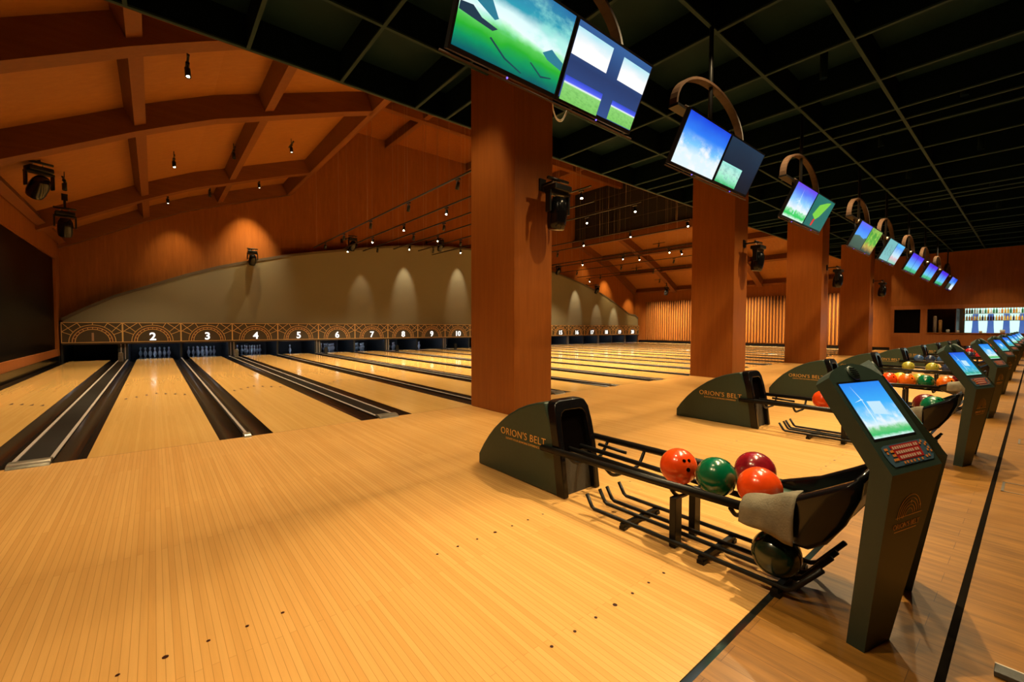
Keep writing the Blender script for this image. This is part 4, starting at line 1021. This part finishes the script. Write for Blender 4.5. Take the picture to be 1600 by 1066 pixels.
ball(2.432, -4.825, ZR, 'orange red', 'orange red bowling ball without holes showing, nearest the end tray', (0.8, 0.3, -0.3))
ball(2.300, -4.955, 0.172, 'dark green', 'very dark green bowling ball on the low storage rods', (0.5, 0.5, 0.5))
ball(6.00, -4.17, ZR, 'orange red', 'orange red bowling ball on the second rack, left of the near kiosk')
ball(6.045, -5.04, 0.485, 'maroon', 'maroon bowling ball in the end tray of the second rack')
ball(5.855, -5.12, 0.492, 'green', 'teal green bowling ball in the end tray of the second rack')
for (dx, y, c, lab) in [(-0.06, -4.22, 'orange red', 'orange red ball, leftmost on the third rack'), (-0.06, -4.44, 'orange', 'orange ball, second on the third rack'), (0.13, -4.33, 'yellow', 'yellow ball at the back of the third rack'),
        (0.13, -4.56, 'yellow green', 'yellow green ball in the middle of the third rack'), (-0.06, -4.66, 'green', 'green ball right of the middle of the third rack'), (-0.06, -4.88, 'orange', 'large looking orange ball near the end of the third rack'), (0.14, -4.92, 'maroon', 'dark maroon ball at the end of the third rack')]:
    ball(CX[2]+dx, y, ZR, c, lab)
for (dx, y, c, lab) in [(-0.05, -3.98, 'yellow green', 'yellow green ball, left one on the fourth rack'), (-0.05, -4.36, 'yellow green', 'yellow green ball, right one on the fourth rack'), (-0.05, -4.60, 'navy', 'navy ball beside the yellow green one on the fourth rack')]:
    ball(CX[3]+dx, y, ZR, c, lab)
for (dx, y, c, lab) in [(-0.05, -3.72, 'blue', 'light blue ball, first on the fifth rack'), (-0.05, -3.95, 'navy', 'navy ball, second on the fifth rack'), (-0.05, -4.18, 'blue', 'grey blue ball, third on the fifth rack'), (-0.05, -4.42, 'red', 'red ball, last on the fifth rack')]:
    ball(CX[4]+dx, y, ZR, c, lab)
far = [['red', 'orange', 'navy', 'red', 'yellow green'], ['orange', 'red', 'orange', 'yellow', 'red'], ['navy', 'orange', 'red', 'green', 'orange'], ['red', 'yellow', 'orange']]
for r, cols in enumerate(far):
    for j, c in enumerate(cols):
        ball(CX[5+r]-0.05+(0.0 if j % 2 == 0 else 0.0), -4.0-j*0.225, ZR, c, '%s ball, %s on the %s rack from the camera' % (c, ORD[j], ORD[5+r]))

# grey cloth draped on the near rail and tray
cl = MB(); nu, nv = 14, 12; grid = []
def cloth_pt(u, v):
    y = -4.825-0.23*u
    path = [(-0.155, 0.405+0.085*u), (-0.20, 0.412+0.085*u), (-0.250, 0.415+0.075*u), (-0.284, 0.385+0.05*u), (-0.292, 0.345), (-0.290, 0.320-0.050*u)]
    s = v*(len(path)-1); i = min(int(s), len(path)-2); t = s-i
    x = path[i][0]*(1-t)+path[i+1][0]*t; z = path[i][1]*(1-t)+path[i+1][1]*t
    wv = 0.008*math.sin(u*9+v*4)+0.006*math.sin(v*11-u*3)
    return (x-0.004-abs(wv)*0.6+0.03*math.sin(u*PI)*(-0.2), y-0.03*v*math.sin(u*3), z+wv*0.7+0.006)
for a_ in range(nu+1):
    for b_ in range(nv+1): grid.append(cloth_pt(a_/nu, b_/nv))
cl.add([(x, y+4.9, z-0.4) for x, y, z in grid], [(a_*(nv+1)+b_, a_*(nv+1)+b_+1, (a_+1)*(nv+1)+b_+1, (a_+1)*(nv+1)+b_) for a_ in range(nu) for b_ in range(nv)], True)
co = cl.build('cleaning_cloth', M['towel'], None, (2.486, -4.9, 0.4))
sd = co.modifiers.new('thick', 'SOLIDIFY'); sd.thickness = 0.006; sd.offset = 1
tag(co, 'grey cloth draped over the rail beside the nearest end tray', 'cloth')
co2 = co.copy(); COL.objects.link(co2); co2.location = (CX[2]-0.005, -4.99, 0.42)
tag(co2, 'grey cloth draped at the end of the third ball return', 'cloth')
co3 = co.copy(); COL.objects.link(co3); co3.location = (CX[1]+0.0, -4.9, 0.4)
tag(co3, 'grey cloth draped at the end of the second ball return', 'cloth')

# dark box at the lower right corner and thin floor frames
fb = empty('floor_box', (2.355, -5.685, 0), 'small dark box with a pale side on the floor at the lower right corner', 'box')
MB().box((-0.03, -0.10, 0), (0.03, 0.02, 0.02)).build('body', M['greypanel'], fb, bevel=0.003)
MB().box((0.03, -0.10, 0), (0.036, 0.02, 0.02)).build('pale_side', M['whiteplastic'], fb)
for k, (x, y) in enumerate(((5.2, -5.75), (7.4, -5.8), (10.8, -5.8), (14.2, -5.8), (17.6, -5.8))):
    m = MB()
    for (a0, a1) in (((-0.16, -0.16), (0.16, -0.145)), ((-0.16, 0.145), (0.16, 0.16)), ((-0.16, -0.16), (-0.145, 0.16)), ((0.145, -0.16), (0.16, 0.16))):
        m.box((a0[0], a0[1], 0.0), (a1[0], a1[1], 0.003))
    tag(m.build('floor_frame', M['steel'], None, (x, y, 0)), 'thin square steel frame set flush in the wooden floor, %s along the row' % ORD[k], 'floor outlet', 'floor outlets')

# ------------------------------------------------------------------ bar
bb = empty('back_bar', (32.1, -6.5, 0), 'brightly backlit bar shelving in the far wall opening', 'bar shelf')
MB().box((0.12, -3.2, 1.02), (0.16, 3.1, 2.35)).build('lit_backing', screen_mat('bar_backlight', [(0, (0.55, 0.85, 0.75)), (0.4, (0.75, 0.95, 0.9)), (0.7, (0.8, 0.95, 1.0)), (1, (0.9, 1, 1))], 0.6, 5, (0.0, 0.6), (0.35, 0.75, 0.6), 0.2, strength=1.4), bb)
for z in (1.62, 1.97):
    MB().box((-0.22, -3.2, z), (0.12, 3.1, z+0.025)).build('shelf', M['steel'], bb)
for k in range(8):
    yy = 2.72-k*0.52
    MB().loft([[(-0.03, yy-w, z), (0.03, yy-w, z), (0.03, yy+w, z), (-0.03, yy+w, z)] for z, w in ((1.0, 0.13), (1.30, 0.11), (1.62, 0.10), (1.96, 0.10))]).build('blue_drape', emit('self_lit_blue_drape', (0.06, 0.14, 0.42), 1.0), bb)  # cloth emits a weak glow in place of light shining through it
MB().box((-0.30, -3.2, 0), (0.16, 3.1, 1.0)).build('counter', M['wood'], bb)
bprof = [(0, 0), (0.036, 0), (0.038, 0.01), (0.038, 0.15), (0.03, 0.18), (0.014, 0.205), (0.013, 0.25), (0.016, 0.252), (0.016, 0.27), (0, 0.27)]
bcol = {'amber': (0.5, 0.18, 0.02), 'green glass': (0.03, 0.14, 0.05), 'clear': (0.6, 0.65, 0.62), 'dark': (0.05, 0.02, 0.02), 'gold': (0.65, 0.42, 0.06)}
bmat = {k: plain('bottle_'+k.replace(' ', '_'), v, 0.15) for k, v in bcol.items()}
bme = {k: MB().lathe(bprof, seg=10).build('liquor_bottle', bmat[k]) for k in bcol}
used = set()
for sh, z in (('upper', 1.995), ('lower', 1.645)):
    for k in range(26):
        c = random.choice(['amber', 'gold', 'amber', 'dark', 'gold'] if sh == 'lower' else ['clear', 'green glass', 'gold', 'amber', 'clear'])
        if c in used: o = bme[c].copy(); COL.objects.link(o)
        else: o = bme[c]; used.add(c)
        o.location = (31.98+random.uniform(-0.02, 0.02), -3.38-k*0.092-random.uniform(0, 0.012), z)
        tag(o, '%s liquor bottle on the %s lit bar shelf' % (c, sh), 'bottle', '%s bottles on the %s bar shelf' % (c, sh))
for c in bcol:
    if c not in used: bme[c].location = (31.9, -9, 1.0); tag(bme[c], '%s bottle on the bar' % c, 'bottle')
for k, (y, c, w_, h) in enumerate(((-4.05, 'clear', 0.12, 0.10), (-4.75, 'clear', 0.18, 0.16), (-5.45, 'amber', 0.10, 0.14), (-5.75, 'amber', 0.26, 0.20))):
    o = MB().lathe([(0, 0), (w_*0.4, 0), (w_*0.5, h*0.7), (w_*0.45, h), (w_*0.40, h), (w_*0.42, h*0.7), (0, h*0.2)], seg=14).build('bowl', bmat[c], None, (30.65, y, 1.02))
    tag(o, '%s bowl on the bar counter, %s from the left' % ('orange' if c == 'amber' else 'clear glass', ORD[k]), 'bowl')
for k, (y, h, m_) in enumerate(((-2.42, 0.85, 'whiteplastic'), (-2.62, 0.65, 'goldline'), (-2.9, 0.16, 'whiteplastic'), (-3.25, 0.12, 'whiteplastic'))):
    o = MB().lathe([(0, 0), (0.07, 0), (0.07, h*0.9), (0.05, h), (0, h)], seg=12).build('canister', M[m_], None, (31.0, y, 1.02))
    tag(o, '%s canister in the small bar opening, %s from the left' % (['tall pale', 'tall brass', 'short pale', 'lowest white'][k], ORD[k]), 'canister')
struct(MB().box((XB+0.25, -3.22, 0.985), (32.7, -3.19, 2.21)).build('wall_right', M['wooddark']))
struct(MB().box((XB+0.25, -12, 0.95), (32.7, -2.0, 0.985)).build('wall_right', M['wooddark']))
for y in (-4.4, -5.6, -7.0): spot('added_bar_fill', (31.2, y, 2.6), (32.1, y, 1.4), 55, 90, 0.5, 0.04, (1, 0.9, 0.75))  # added fill spots without fixtures, brightening bottles and drapes from the front
spot('bar_lamp', (31.2, -2.7, 2.6), (31.2, -2.75, 1.0), 12, 80, 0.4, 0.03, WARM)
for y in (-1.2, -4.5, -8.0):
    spot('bar_wall_lamp', (28.3, y, 4.9), (30.3, y, 0.6), 130, 50, 0.7, 0.05, WARM)
